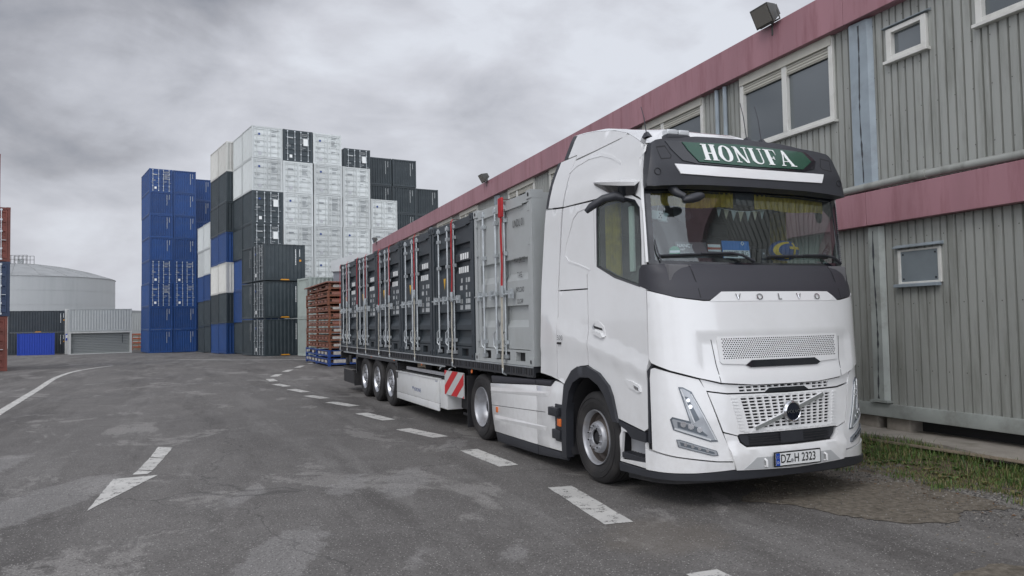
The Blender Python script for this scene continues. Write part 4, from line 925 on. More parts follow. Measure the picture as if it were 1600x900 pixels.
# ------------------------------------------------------------------ wheels
def wheel(kind, parent, x, y, inward, r=.505, wdt=.30):
    """x: outer face, inward: +1 if the lorry body lies at larger x"""
    M = Mx.Translation((x, y, r)) if inward > 0 else Mx.Translation((x, y, r)) @ Mx.Rotation(pi, 4, 'Z')
    g = empty_child = bpy.data.objects.new('wheel', None); COL.objects.link(g); setp(g, parent); g.matrix_local = M
    t = MB(); ro = .295
    prof = [(ro, .03), (ro + .012, .012), (ro + .05, .0), (r - .11, -.012), (r - .055, -.004), (r - .022, .012), (r - .005, .03)]
    for i in range(4):
        a = .05 + i * .058
        prof += [(r, a - .012), (r, a + .036), (r - .014, a + .038), (r - .014, a + .044)]
    prof += [(r, .285), (r - .02, wdt), (r - .12, wdt + .01), (ro, wdt - .02)]
    t.lathe(prof, RUB, 56); t.lathe([(ro + .085, -.0095), (ro + .09, -.013), (ro + .095, -.0115)], RUB, 48); t.lathe([(r - .075, -.011), (r - .07, -.015), (r - .065, -.010)], RUB, 48)
    t.build('tyre', g, smooth=40)
    m = ALU if kind == 'trailer' else RIM; q = MB()
    if kind == 'front':
        q.lathe([(.297, .035), (.305, .008), (.300, -.004), (.290, .004), (.283, .03), (.272, .06)], m, 48); q.lathe([(.272, .06), (.262, .115), (.225, .125), (.20, .10), (.178, .045)], MATS.get('rim_dish') or mat('rim_dish', (.10, .085, .075), .6, .2, var=.3), 48); q.lathe([(.178, .045), (.168, .012), (.155, .0), (.088, .0), (.083, .012)], m, 48)
        q.lathe([(.083, .012), (.080, .14), (.0, .15)], CHAS, 32)
        hb = MB(); hb.lathe([(.075, .10), (.07, .035), (.055, .02), (0, .018)], CHAS, 24); 
        nut_r, nut_x = .128, -.0
    elif kind == 'drive':
        q.lathe([(.297, .035), (.305, .008), (.300, -.004), (.290, .006), (.280, .035), (.265, .10), (.25, .16), (.215, .20), (.17, .215), (.13, .22), (.12, .16), (.10, .14), (.0, .138)], m, 48)
        hb = MB(); hb.lathe([(.11, .18), (.10, .12), (.0, .118)], CHAS, 24); nut_r, nut_x = .16, .205
    else:
        q.lathe([(.297, .035), (.303, .006), (.297, -.002), (.288, .006), (.275, .03), (.262, .055)], m, 48)
        q.lathe([(.17, .050), (.15, .035), (.085, .03), (.075, .05), (.0, .06)], m, 40); q.lathe([(.285, .16), (.0, .165)], GAP, 24)
        for k in range(10):
            a = 2 * pi * k / 10; q.box(.038, .07, -.024, .024, .145, .272, m, Mx.Rotation(a, 4, 'X'))
        hb = MB(); hb.lathe([(.075, .05), (.07, -.01), (.045, -.025), (0, -.027)], RIM, 24); nut_r, nut_x = .118, .028
    q.build('rim', g, smooth=40)
    nb = MB()
    for k in range(10):
        a = 2 * pi * (k + .5) / 10; yy, zz = nut_r * cos(a), nut_r * sin(a)
        nb.tube([(nut_x + .004, yy, zz), (nut_x - .022, yy, zz)], .016, RIM, 6); nb.tube([(nut_x - .022, yy, zz), (nut_x - .034, yy, zz)], .009, CHAS, 6)
    nb.build('wheel_nuts', g, smooth=0); hb.build('hub', g, smooth=40)
    return g
wheel('front', lorry, .04, 1.38, 1); wheel('front', lorry, 2.51, 1.38, -1)
WB = 1.38 + 3.63
for x, i in ((.05, 1), (2.50, -1)): wheel('drive', lorry, x, WB, i)
for x, i in ((.39, 1), (2.16, -1)): wheel('drive', lorry, x, WB, i)
mb = MB(); mb.tube([(.3, 1.38, .5), (2.25, 1.38, .5)], .07, CHAS, 10); mb.tube([(.3, WB, .5), (2.25, WB, .5)], .12, CHAS, 12)
mb.box(.80, .90, .9, 6.0, .75, 1.02, CHAS); mb.box(1.65, 1.75, .9, 6.0, .75, 1.02, CHAS); mb.box(.2, 2.35, 2.3, 4.4, .62, .90, CHAS); mb.box(.85, 1.7, 4.1, 5.6, 1.02, 1.14, CHAS); mb.build('chassis', lorry, bevel=.01)
# side fairings behind the front wheel
for k in (0, 1):
    X = (lambda x: x) if k == 0 else (lambda x: 2.55 - x)
    def fair(name, poly, m, x0=.0, x1=.05, bev=.012):
        mb = MB(); mb.prism(poly, X(x0), X(x1), m, 'yz'); return mb.build(name, lorry, bevel=bev)
    sk = fair('side_skirt', [(4.49, .905), (2.86, .985), (2.86, .225), (4.33, .215), (4.42, .45), (4.47, .75)], WHITE)
    fair('side_skirt', [(2.845, .985), (2.42, 1.0), (2.30, 1.075), (2.12, 1.055), (1.99, 1.0), (2.03, .75), (2.06, .24), (2.845, .225)], WHITE, .0)
    mb = MB(); mb.prism([(4.46, .585), (4.46, .591), (2.60, .668), (2.60, .662)], X(-.002), X(.004), GAP, 'yz')
    mb.add([(X(-.008), 4.32, .42), (X(-.008), 2.70, .475), (X(.0), 2.55, .49), (X(0), 4.34, .46), (X(0), 4.32, .38), (X(0), 2.6, .43)], [(0, 1, 2, 3), (0, 1, 5, 4), (1, 2, 5)], WHITE)
    mb.add([(X(-.008), 4.45, .80), (X(-.008), 2.6, .90), (X(0), 2.45, .93), (X(0), 4.46, .85), (X(0), 4.45, .77), (X(0), 2.5, .86)], [(0, 1, 2, 3), (0, 1, 5, 4), (1, 2, 5)], WHITE); mb.build('skirt_crease', lorry, smooth=0)
    mb = MB(); mb.prism([(4.42, .915), (4.45, 1.02), (2.90, 1.055), (2.90, .992)], X(.0), X(.16), COWL, 'yz'); mb.prism([(2.87, .993), (2.87, 1.055), (2.40, 1.068), (2.44, 1.003)], X(0), X(.16), COWL, 'yz'); mb.build('skirt_top_cover', lorry, bevel=.015)
    mb = MB(); mb.prism([(4.32, .208), (2.86, .218), (2.86, .10), (4.25, .08)], X(.01), X(.05), BLK, 'yz'); mb.prism([(2.85, .218), (2.06, .225), (2.02, .15), (2.85, .10)], X(.01), X(.05), BLK, 'yz'); mb.build('skirt_lower_edge', lorry, bevel=.008)
    mb = MB(); mb.box(X(-.012), X(.01), 2.07, 2.30, .35, .80, BLK); mb.box(X(-.07), X(.0), 2.14, 2.38, .655, .76, BLK); mb.box(X(-.06), X(0), 2.10, 2.30, .385, .50, BLK); mb.build('marker_bracket', lorry, bevel=.012)
    mb = MB(); mb.box(X(-.03), X(-.008), 2.11, 2.21, .54, .63, ORANGE); mb.box(X(-.008), X(.0), 4.19, 4.27, .50, .58, ORANGE); mb.build('side_marker', lorry, bevel=.006)
    mb = MB(); vs = []
    for i in range(13):
        a = -.1 + i * (pi + .2) / 12; vs += [(X(.04), WB + .58 * cos(a), .52 + .60 * sin(a)), (X(.68), WB + .58 * cos(a), .52 + .60 * sin(a))]
    mb.add(vs, [(2 * i, 2 * i + 1, 2 * i + 3, 2 * i + 2) for i in range(5, 12)], CHAS)
    mb.box(X(.04), X(.68), WB + .60, WB + .62, .12, .95, CHAS); mb.build('rear_mudguard', lorry, smooth=50)
# ------------------------------------------------------------------ semi-trailer
tr = empty('semi_trailer', LO, LR, 'black flatbed semi-trailer with three axles, white side box and red-striped board under the containers', 'trailer')
TE = 16.62; T0 = 2.92
mb = MB(); mb.box(.03, 2.52, T0, TE, 1.135, 1.205, STEELT); mb.box(.75, .87, 4.2, TE - .1, .92, 1.13, CHAS); mb.box(1.68, 1.80, 4.2, TE - .1, .92, 1.13, CHAS)
for i in range(23): mb.box(.05, 2.5, 3.2 + i * .6, 3.26 + i * .6, 1.05, 1.134, CHAS)
mb.build('trailer_bed', tr, bevel=.004, seg=1)
mb = MB(); mb.box(.0, .028, T0, TE, 1.075, 1.215, STEELT); mb.box(2.522, 2.55, T0, TE, 1.075, 1.215, STEELT)
mb.box(-.012, -.001, T0, TE, 1.198, 1.215, GALV); mb.box(-.008, -.001, T0, TE, 1.075, 1.090, STEELT)
y = T0 + .05
while y < TE - .05: mb.box(-.007, -.001, y, y + .035, 1.105, 1.185, GAP if int(y * 10) % 2 else BLK); y += .085
mb.build('side_rail', tr, smooth=0)
mb = MB(); mb.box(-.004, .02, 6.66, 9.4, 1.04, 1.070, GALV); mb.box(-.004, .02, 9.42, 15.9, 1.035, 1.065, GALV); mb.build('lashing_rail', tr, bevel=.003, seg=1)
AX = [10.68, 11.99, 13.30]
for a in AX:
    wheel('trailer', tr, .04, a, 1, wdt=.36); wheel('trailer', tr, 2.51, a, -1, wdt=.36)
mb = MB()
for a in AX: mb.tube([(.2, a, .5), (2.35, a, .5)], .07, CHAS, 10); mb.box(.78, .9, a - .5, a + .1, .55, .75, CHAS); mb.box(1.65, 1.77, a - .5, a + .1, .55, .75, CHAS)
mb.build('axle', tr)
# mudguard strip over the wheels
mb = MB(); pts = [(9.95, .72), (9.98, .98), (10.1, 1.03), (14.05, 1.03), (14.2, .98), (14.24, .60)]
for (a, b), (c, d) in zip(pts[:-1], pts[1:]):
    for x0, x1 in ((.02, .46), (2.09, 2.53)): mb.add([(x0, a, b), (x1, a, b), (x1, c, d), (x0, c, d), (x0, a, b - .02), (x1, a, b - .02), (x1, c, d - .02), (x0, c, d - .02)], [(0, 1, 2, 3), (4, 5, 6, 7), (0, 3, 7, 4), (1, 2, 6, 5)], CHAS)
    mb.box(.01, .02, min(a, c), max(a, c) + .02, min(b, d) - .06, max(b, d), STEELT)
mb.build('trailer_mudguard', tr, smooth=0)
WP = mat('white_side_panel', (.70, .71, .70), .35, coat=.3, var=.03, dirt=(.4, .38, .33), dscale=3, damt=.4)
mb = MB(); mb.box(.02, .07, 7.10, 10.05, .375, .80, WP); mb.box(.02, .05, 7.10, 10.05, .235, .37, WP); mb.box(.0, .08, 7.10, 10.05, .795, .815, WP); bx = mb.build('side_box_panel', tr, bevel=.006)
mb = MB(); mb.box(.04, .5, 6.66, 7.07, .30, .80, WP); mb.build('end_cupboard', tr, bevel=.01)
mb = MB(); mb.box(.08, .60, 7.1, 10.0, .30, .78, GAP); mb.box(.06, .10, 6.6, 9.4, .87, .93, RIM); mb.box(.1, .14, 6.2, 9.9, .80, .84, CHAS); mb.box(.3, .5, 5.9, 7.1, .32, .9, CHAS); mb.build('side_box_frame', tr)
mb = MB(); vs, fs = text_mesh('KRONE', .10, 'CENTER', 1.35); BL_ = mat('blue_lettering', (.01, .05, .22), .4); mb.add([(.0175, 8.45 - a, .515 + b) for a, b in vs], fs, BL_)
mb.add([(.0175, 8.83, .56), (.0175, 8.72, .56), (.0175, 8.78, .50)], [(0, 1, 2)], BL_); vs, fs = text_mesh('KRONE', .03, 'CENTER', 1.35); mb.add([(.0175, 7.22 - a, .76 + b) for a, b in vs], fs, BL_); mb.build('panel_lettering', bx, smooth=0)
# red and white warning board
CHR = mat('board_red', (.55, .015, .02), .4); CHW = mat('board_silver', (.52, .53, .52), .4)
mb = MB(); mb.box(.015, .03, 5.72, 6.72, .57, .985, CHW); wbd = mb.build('warning_board', tr)
mb = MB()
def clip_stripe(c0, w):
    # stripe band  c0 < (6.72-y) - (.985-z)*-1 ... built as clipped parallelogram
    poly = [(5.72, .57), (6.72, .57), (6.72, .985), (5.72, .985)]
    def clip(P, f):
        out = []
        for i, a in enumerate(P):
            b = P[(i + 1) % len(P)]; fa, fb = f(a), f(b)
            if fa >= 0: out.append(a)
            if fa * fb < 0: t = fa / (fa - fb); out.append((a[0] + (b[0] - a[0]) * t, a[1] + (b[1] - a[1]) * t))
        return out
    g = lambda p: (6.72 - p[0]) * .62 + (.985 - p[1])
    P = clip(poly, lambda p: g(p) - c0); return clip(P, lambda p: c0 + w - g(p)) if len(P) > 2 else []
for c0 in (-.09, .27, .63, .99):
    P = clip_stripe(c0 + .0, .18)
    if len(P) > 2: mb.add([(.0135, a, b) for a, b in P], [tuple(range(len(P)))], CHR)
mb.build('stripes', wbd, smooth=0)
mb = MB(); mb.box(.35, .47, 6.3, 6.45, .25, 1.1, CHAS); mb.box(2.08, 2.2, 6.3, 6.45, .25, 1.1, CHAS); mb.box(.28, .54, 6.22, 6.53, .22, .26, CHAS); mb.box(2.0, 2.27, 6.22, 6.53, .22, .26, CHAS); mb.build('landing_leg', tr)
mb = MB(); mb.box(.1, 2.45, TE - .45, TE - .40, .36, .50, CHAS); mb.box(.05, .60, TE - .1, TE, .85, 1.05, CHAS); mb.box(.04, .44, 14.62, 14.66, .18, .55, CHAS); mb.box(2.1, 2.5, 14.62, 14.66, .18, .55, CHAS)
mb.box(.06, .5, 14.7, 16.3, .60, .64, CHAS); mb.box(.04, .06, 14.7, 16.1, .22, .56, CHAS); mb.build('rear_bumper', tr)
mb = MB(); mb.tube([(.0, 14.9, .8), (.0, 14.9, .98)], .05, CHAS); mb.box(-.02, .05, 15.3, 15.5, .72, .9, CHAS); mb.build('rear_equipment', tr)
mb = MB()
for y in (5.3, 8.1, 10.2, 12.4): mb.tube([(.0, y, 1.035), (.012, y, 1.035)], .03, ORANGE, 10)
mb.build('side_marker', tr, smooth=0)
mb = MB()
for y in (6.4, 6.9): mb.tube([(.05, y, 1.04), (.0, y, 1.02), (.0, y + .05, .99)], .012, GALV, 6)
mb.build('lashing_hook', tr)
# ------------------------------------------------------------------ containers
CM = {}
def cmat(k, c, **kw): CM[k] = mat('container_' + k, c, tint=.14 if k not in ('grey', 'slate') else .03, **kw)
cmat('blue', (.009, .052, .19), rough=.45, var=.10, vscale=.8, dirt=(.03, .055, .13), dscale=1.5, damt=.5)
cmat('anthracite', (.028, .041, .048), rough=.45, var=.10, vscale=.8, dirt=(.06, .075, .08), dscale=1.5, damt=.5)
cmat('slate', (.032, .042, .050), rough=.45, var=.12, vscale=.8, dirt=(.06, .065, .065), dscale=2, damt=.5)
cmat('white', (.58, .61, .60), rough=.5, var=.05, vscale=.6, dirt=(.48, .50, .48), dscale=1.6, damt=.6)
cmat('cream', (.62, .62, .58), rough=.5, var=.05, vscale=.6, dirt=(.45, .44, .40), dscale=1.6, damt=.5)
cmat('pale_green', (.36, .41, .38), rough=.5, var=.06, vscale=.6, dirt=(.27, .29, .26), dscale=1.6, damt=.6)
cmat('grey', (.40, .42, .415), rough=.42, var=.03, vscale=.8, dirt=(.30, .31, .29), dscale=2.5, damt=.4)
cmat('rust', (.15, .040, .028), rough=.6, var=.18, vscale=1.2, dirt=(.09, .03, .02), dscale=2, damt=.7)
cmat('navy', (.012, .030, .075), rough=.5, var=.12, vscale=1, dirt=(.05, .06, .08), dscale=2, damt=.5)
def corr(L, pitch, dep):
    """trapezoid corrugation profile along L"""
    x = 0; out = []
    n = max(1, round(L / pitch)); p = L / n
    for i in range(n): x = i * p; out += [(x, 0), (x + p * .32, 0), (x + p * .5, dep), (x + p * .82, dep)]
    return out + [(L, 0)]
CACHE = {}
def container(key, col, L=6.06, W_=2.44, H=2.59, doors=True, pitch=.28, mark='stack', label=None, group=None, cat='container', second=None):
    """x: 0..W_ across the door end, y: 0..L going back from the door end, z up"""
    ck = (key, col, L, W_, H, doors, mark)
    if ck in CACHE:
        c = copy_tree(CACHE[ck]); c['label'] = label
        if group: c['group'] = group
        return c
    m = CM[col]; t = empty('shipping_container', label=label, cat=cat, group=group); CACHE[ck] = t
    f = MB(); P = .12
    for x in (0, W_ - P):
        for y in (0, L - P): f.box(x, x + P, y, y + P, 0, H, m)
    for x in (0.01, W_ - .07):
        f.box(x, x + .06, P, L - P, H - .07, H - .008, m); f.box(x, x + .06, P, L - P, .005, .16, m)
    for y in (.01, L - .09): f.box(P, W_ - P, y, y + .08, .005, .15, m); f.box(P, W_ - P, y, y + .08, H - .12, H - .006, m)
    for x in (-.004, W_ - .166):
        for y in (-.004, L - .166):
            for z in (-.0, H - .112): f.box(x, x + .17, y, y + .17, z - .004 if z == 0 else z, z + .116, m)
    f.box(.06, W_ - .06, .06, L - .06, H - .05, H - .03, m); f.box(.06, W_ - .06, .06, L - .06, .08, .12, m)
    f.build('frame', t, smooth=0)
    pr = corr(L - 2 * P, pitch, .036); n = len(pr)
    for x0, sg in ((.03, 1), (W_ - .03, -1)):
        s_ = MB(); vs = [(x0 + sg * d, P + a, z) for z in (.16, H - .07) for a, d in pr]; s_.add(vs, [(i, i + 1, n + i + 1, n + i) for i in range(n - 1)], m); s_.build('side_wall', t, smooth=0)
    pr = corr(W_ - 2 * P, .245, .045); n = len(pr)
    ends = [L - .04] if doors else [L - .04, .04]
    for y0 in ends:
        e = MB(); sg = -1 if y0 > 1 else 1; vs = [(P + a, y0 + sg * d, z) for z in (.15, H - .12) for a, d in pr]; e.add(vs, [(i, i + 1, n + i + 1, n + i) for i in range(n - 1)], m); e.build('end_wall', t, smooth=0)
    light = col in ('white', 'cream', 'pale_green', 'grey')
    mk = MATS.get('mark_dark') or mat('mark_dark', (.22, .24, .25), .6)
    txm = mk if light else MARKW; vr = len(key)
    if doors:
        for k in (0, 1):
            d = MB(); x0 = P + .01 + k * (W_ - 2 * P) / 2; x1 = x0 + (W_ - 2 * P) / 2 - .02
            zs = [(.17, .0), (.30, 0)]; prof = []; nrec = 5; zz = .17; hh = (H - .30)
            prof = [(.17, 0)]
            for r_ in range(nrec):
                c = .17 + hh * (r_ + .5) / nrec; prof += [(c - .12, 0), (c - .075, .03), (c + .075, .03), (c + .12, 0)]
            prof.append((H - .13, 0)); vs = [(x, .03 + dd, z) for z, dd in prof for x in (x0 + .05, x1 - .05)]
            d.add(vs, [(2 * i, 2 * i + 1, 2 * i + 3, 2 * i + 2) for i in range(len(prof) - 1)], m)
            d.box(x0, x0 + .06, .018, .07, .16, H - .125, m); d.box(x1 - .06, x1, .018, .07, .16, H - .125, m); do = d.build('door_leaf', t, smooth=0)
            b = MB()
            for xx in (x0 + .24, x1 - .24):
                b.tube([(xx, -.005, .10), (xx, -.005, H - .06)], .022, GALV if not light else CM[col], 6)
                for z in (.12, .62, 1.45, 2.0, H - .12): b.box(xx - .045, xx + .045, -.02, .03, z - .04, z + .04, GALV if not light else m)
                b.tube([(xx, -.02, 1.02), (xx + (.20 if k else -.20), -.025, 1.02)], .014, GALV, 5)
            b.build('locking_bar', do, smooth=0)
            a = MB(); r2 = random.Random(vr * 5 + k)
            if k == 1:
                rows = [(2.28, r2.uniform(.4, .6)), (2.16, .36)] + [(1.96 - q * .105, r2.uniform(.2, .5)) for q in range(r2.randint(2, 6))] + [(r2.uniform(1.0, 1.3), .26)]
                for z, w in rows:
                    x = x0 + .34
                    while x < x0 + .34 + w: ww = r2.uniform(.03, .07); a.add([(x, .014, z), (x + ww, .014, z), (x + ww, .014, z + .055), (x, .014, z + .055)], [(0, 1, 2, 3)], txm); x += ww + .018
                if mark == 'label': a.add([(x0 + .45, .013, 1.38), (x0 + .82, .013, 1.38), (x0 + .82, .013, 1.95), (x0 + .45, .013, 1.95)], [(0, 1, 2, 3)], LETW)
            else:
                a.tube([(x0 + .45, .012, 1.95), (x0 + .45, .006, 1.95)], .09, BL_, 16) if vr % 2 else a.box(x0 + .2, x0 + .7, .008, .0137, 1.9, 2.0, txm); a.box(x0 + .40, x0 + .62, .008, .0135, .30, .55, RIM if light else LETW)
                for z in (1.30, 1.22): a.box(x0 + .15, x0 + .5, .01, .0137, z, z + .03, txm)
            a.build('door_marking', do, smooth=0)
    else:
        a = MB(); r2 = random.Random(vr)
        for (xx, z0, z1) in ((W_ - .62, 1.1, 2.3), (W_ - .38, 1.75, 2.3)):
            z = z1
            while z > z0: h_ = r2.uniform(.05, .09); a.add([(xx, .032, z - h_), (xx + .06, .032, z - h_), (xx + .06, .032, z), (xx, .032, z)], [(0, 1, 2, 3)], txm); z -= h_ + .02
        a.build('end_marking', t, smooth=0)
    if mark in ('placard', 'logo'):      # lettering on the long side facing us (x = 0 side)
        a = MB(); r2 = random.Random(5)
        for (y, z0, z1) in ((.72, 1.15, 2.25), (.42, 1.75, 2.25)):
            z = z1
            while z > z0: h_ = r2.uniform(.05, .09); a.add([(W_ - .026, L - y, z - h_), (W_ - .026, L - y + .06, z - h_), (W_ - .026, L - y + .06, z), (W_ - .026, L - y, z)], [(0, 1, 2, 3)], LETW); z -= h_ + .025
        a.add([(W_ - .026, L - .42, 1.38), (W_ - .026, L - .28, 1.38), (W_ - .026, L - .28, 1.52), (W_ - .026, L - .42, 1.52)], [(0, 1, 2, 3)], mat('label_orange', (.75, .33, .02), .5) if 'label_orange' not in MATS else MATS['label_orange'])
        a.build('side_marking', t, smooth=0)
        a = MB(); a.prism([(L / 2 - .35, .03), (L / 2 + .35, .03), (L / 2 + .25, .11), (L / 2 - .25, .11)], W_ - .01, W_ + .006, MATS['label_orange'], 'yz'); a.build('pocket_label', t, smooth=0)
    return t
def put(c, x, y, z, rz): c.location = (x, y, z); c.rotation_euler = (0, 0, rz); return c
def ordn(i, n):
    return ['lowest', 'second up', 'third up', 'fourth up', 'fifth up', 'sixth up', 'seventh up', 'topmost'][7 if i == n - 1 else i]
CN = dict(blue='blue', anthracite='dark grey-green', white='white', cream='cream', pale_green='pale green', slate='dark slate', rust='rust brown', navy='navy blue')
def stack(cx, cy, yaw, cols, place, grp, L=6.06, deps=None, mark='stack'):
    """cols: list of (columns across, depth offset, [colour code per level from the ground])"""
    for ci, (ax, dp, rows, nm) in enumerate(cols):
        p = V((cx, cy, 0)) + V((cos(yaw), sin(yaw), 0)) * ax + V((-sin(yaw), cos(yaw), 0)) * dp; z = gz(cy + dp)
        for i, rc in enumerate(rows):
            colr, dr = rc[:-1], rc[-1] == 'D'
            lab = '%s container%s, %s in %s of %s' % (CN[colr], ' with doors' if dr else '', ordn(i, len(rows)), nm, place)
            c = container('s' * random.randint(1, 4), colr, L=L, doors=dr, mark='label' if colr == 'anthracite' and dr else mark, label=lab, group=grp)
            jx = random.uniform(-.03, .03); put(c, p.x + jx, p.y + random.uniform(-.03, .03), z + .01 + i * 2.60, yaw + random.uniform(-.004, .004))
B_, BD, A_, AD, W1, WDr = 'blueP', 'blueD', 'anthraciteP', 'anthraciteD', 'whiteP', 'whiteD'
def gpt(u, D):   # ground point on the ray through picture column u at distance D (used once to read positions off the photograph)
    return ((u - 800) / 1216 * D - RO * 0, D)
# all-blue block
stack(-40.6, 87, R(33), [(0, 0, [B_, B_, BD, BD, B_, B_, B_, BD], 'left column'), (2.52, 0, [B_, B_, BD, BD, B_, B_, B_, B_], 'second column'), (5.04, 4.0, [B_] * 8, 'set-back column')], 'the all-blue block', 'containers of the all-blue block')
# big mixed block, door ends to the yard
Y33 = R(33)
stack(-20.45, 61.2, Y33, [(0, 0, ['anthraciteD', 'blueD', 'blueD', AD, AD, WDr, WDr], 'leftmost column'),
    (2.52, 0, [WDr] * 6 + [AD], 'second column'), (5.04, 0, [WDr] * 7, 'third column'), (7.56, 0, [WDr] * 6, 'fourth column'), (10.08, 0, [WDr] * 5, 'rightmost column')], 'the tall white block', 'containers of the tall white-fronted block', L=2.99)
stack(-20.45 - sin(Y33) * 3.02, 61.2 + cos(Y33) * 3.02, Y33, [(0, 0, [A_, B_, B_, A_, A_, W1, W1], 'rear left column')], 'the tall white block', 'containers of the tall white-fronted block', L=2.99)
stack(-24.25, 66.0, Y33, [(0, 0, [B_, A_, 'creamP', B_, A_, A_, 'creamP'], 'front column')], 'the narrow mixed tower', 'containers of the narrow mixed tower', L=2.99)
stack(-24.25 - sin(Y33) * 3.02, 66.0 + cos(Y33) * 3.02, Y33, [(0, 0, [B_, A_, 'creamP', B_, A_, A_, 'creamP'], 'rear column')], 'the narrow mixed tower', 'containers of the narrow mixed tower', L=2.99)
stack(-29.9, 77, Y33, [(0, 0, [A_, A_, B_, W1, W1], 'near column')], 'the low mixed tower', 'containers of the low mixed tower', L=2.99)
stack(-29.9 - sin(Y33) * 3.02, 77 + cos(Y33) * 3.02, Y33, [(0, 0, [A_, A_, B_, W1, W1], 'far column')], 'the low mixed tower', 'containers of the low mixed tower', L=2.99)
stack(-14.8, 69.2, R(31), [(0, 0, [A_] * 6 + [AD], 'door-end column')], 'the dark block behind', 'containers of the dark rear block')
stack(-13.4, 72.6, R(31), [(0, 0, [A_] * 7, 'left column'), (2.52, 0, [A_] * 7, 'middle column'), (5.04, .3, [A_] * 6, 'right column')], 'the stepped dark block behind', 'containers of the dark rear block')
# dark containers broadside in front (their long side faces us)
for j, (dx, nm) in enumerate(((0, 'front'), (1, 'rear'))):
    for i in range(3):
        c = container('broad', 'anthracite', L=2.99, doors=dx == 0, mark='placard', label='dark grey-green container seen broadside, %s, %s row of the three-high stack' % (ordn(i, 3), nm), group='containers of the three-high broadside stack')
        ya = R(4 - 90); p = V((-17.35, 54.4, 0)) + V((-sin(R(36)), cos(R(36)), 0)) * 2.62 * dx
        p = p + V((-sin(R(36)), cos(R(36)), 0)) * 2.44      # local x points to the yard, so the origin is the rear left corner
        put(c, p.x, p.y, gz(55) + .01 + i * 2.66, R(36) - pi / 2)
for i in range(2):
    c = container('pg', 'pale_green', L=6.06, doors=False, label='pale green container half hidden behind the red steel racks, %s of two' % ('lower' if i == 0 else 'upper'), group='pale green containers')
    put(c, -14.6, 52.9, gz(50) + .01 + i * 2.6, R(33) - pi / 2)
# containers and things at the far left
GRP = 'rust and navy containers at the left edge'
for i, (col, x) in enumerate((('rust', -24.0), ('navy', -23.9), ('rust', -23.9))):
    c = container('left', col, L=6.06, doors=True, mark='logo' if False else 'stack', label=['rust brown container at the foot of the left-edge stack', 'navy blue container between the two rust brown ones at the left edge', 'rust brown container on top of the navy blue one at the left edge'][i], group=GRP)
    put(c, x - 2.44 * cos(R(35)), 37.0 - 2.44 * sin(R(35)), gz(37) + .01 + i * 2.6, R(35))
c = container('left', 'rust', L=6.06, doors=True, mark='stack', label='rust brown container peeking in at the very left edge, higher than its neighbours', group=GRP); put(c, -24.42 - 2.44 * cos(R(35)), 37.02 - 2.44 * sin(R(35)), gz(37) + .01 + 3 * 2.6, R(35))
E33 = V((-sin(R(33)), cos(R(33)), 0))
for i in range(2):
    c = container('far', 'slate', L=6.06, doors=False, mark='placard', label='dark slate container seen broadside before the storage tank, %s one' % ('bottom' if i == 0 else 'top'), group='dark containers before the storage tank')
    p = V((-59.3, 91.5, 0)) + E33 * 2.44; put(c, p.x, p.y, gz(92) + .01 + i * 2.6, R(33 - 90))
BT = mat('bright_blue_sheet', (.008, .045, .36), .5, var=.06)
mb = MB(); pr = corr(3.6, .24, .03); n = len(pr); mb.box(0, 3.6, .04, 2.3, 0, 2.50, BT); mb.add([(a, -d + .03, z) for z in (.02, 2.48) for a, d in pr], [(i, i + 1, n + i + 1, n + i) for i in range(n - 1)], BT)
mb.box(-.04, .06, -.03, .10, 0, 2.55, BT); mb.box(3.54, 3.64, -.03, .10, 0, 2.55, BT)
for k in range(4): mb.box(.5 + k * .8, .62 + k * .8, -.02, .08, 2.50, 2.56, BT)
o = mb.build('storage_box', smooth=0); o.location = (-56.2, 88.4, gz(90)); o.rotation_euler = (0, 0, R(33)); tag(o, 'low bright blue storage box in front of the dark slate containers', 'storage box')
wm = empty('site_module', (-50.6, 88.8, gz(90) + .01), R(33), 'white workshop module with an open grey roller front below the plain white container', 'site module')
MODW = mat('module_white', (.50, .51, .49), .5, var=.05, dirt=(.38, .38, .35), dscale=1, damt=.5); MODG = mat('module_grey_shutter', (.22, .235, .23), .55)
mb = MB(); mb.box(0, .22, 0, 2.4, 0, 2.6, MODW); mb.box(6.30, 6.52, 0, 2.4, 0, 2.6, MODW); mb.box(.22, 6.3, .01, 2.39, 2.42, 2.59, MODW); mb.box(.22, 6.3, .01, 2.39, 0, .10, MODW); mb.build('module_frame', wm)
mb = MB(); 
for k in range(12): mb.prism([(.42, .10 + k * .193), (.37, .14 + k * .193), (.37, .27 + k * .193), (.42, .29 + k * .193)], .22, 6.3, MODG, 'yz')
mb.box(5.5, 5.56, .33, .40, 1.2, 2.2, BLK); mb.build('roller_front', wm, smooth=0)
c = container('mod', 'grey', L=6.50, doors=False, mark='none', label='plain pale container standing on the module with the grey roller front', cat='container'); c.location = V((-50.6, 88.8, gz(90) + 2.62)) + E33 * 2.44; c.rotation_euler = (0, 0, R(33 - 90))
mb = MB(); mb.box(0, .55, 0, .5, 0, 5.3, MODW); mb.box(.05, .5, -.03, 0, 1.6, 2.4, BT); mb.box(.1, .4, -.04, -.03, 1.9, 2.25, LETW); o = mb.build('service_pillar', bevel=.03); o.location = (-52.3, 91.0, gz(91)); o.rotation_euler = (0, 0, R(33)); tag(o, 'slim white pillar with a small blue notice between the dark and white containers', 'pillar')
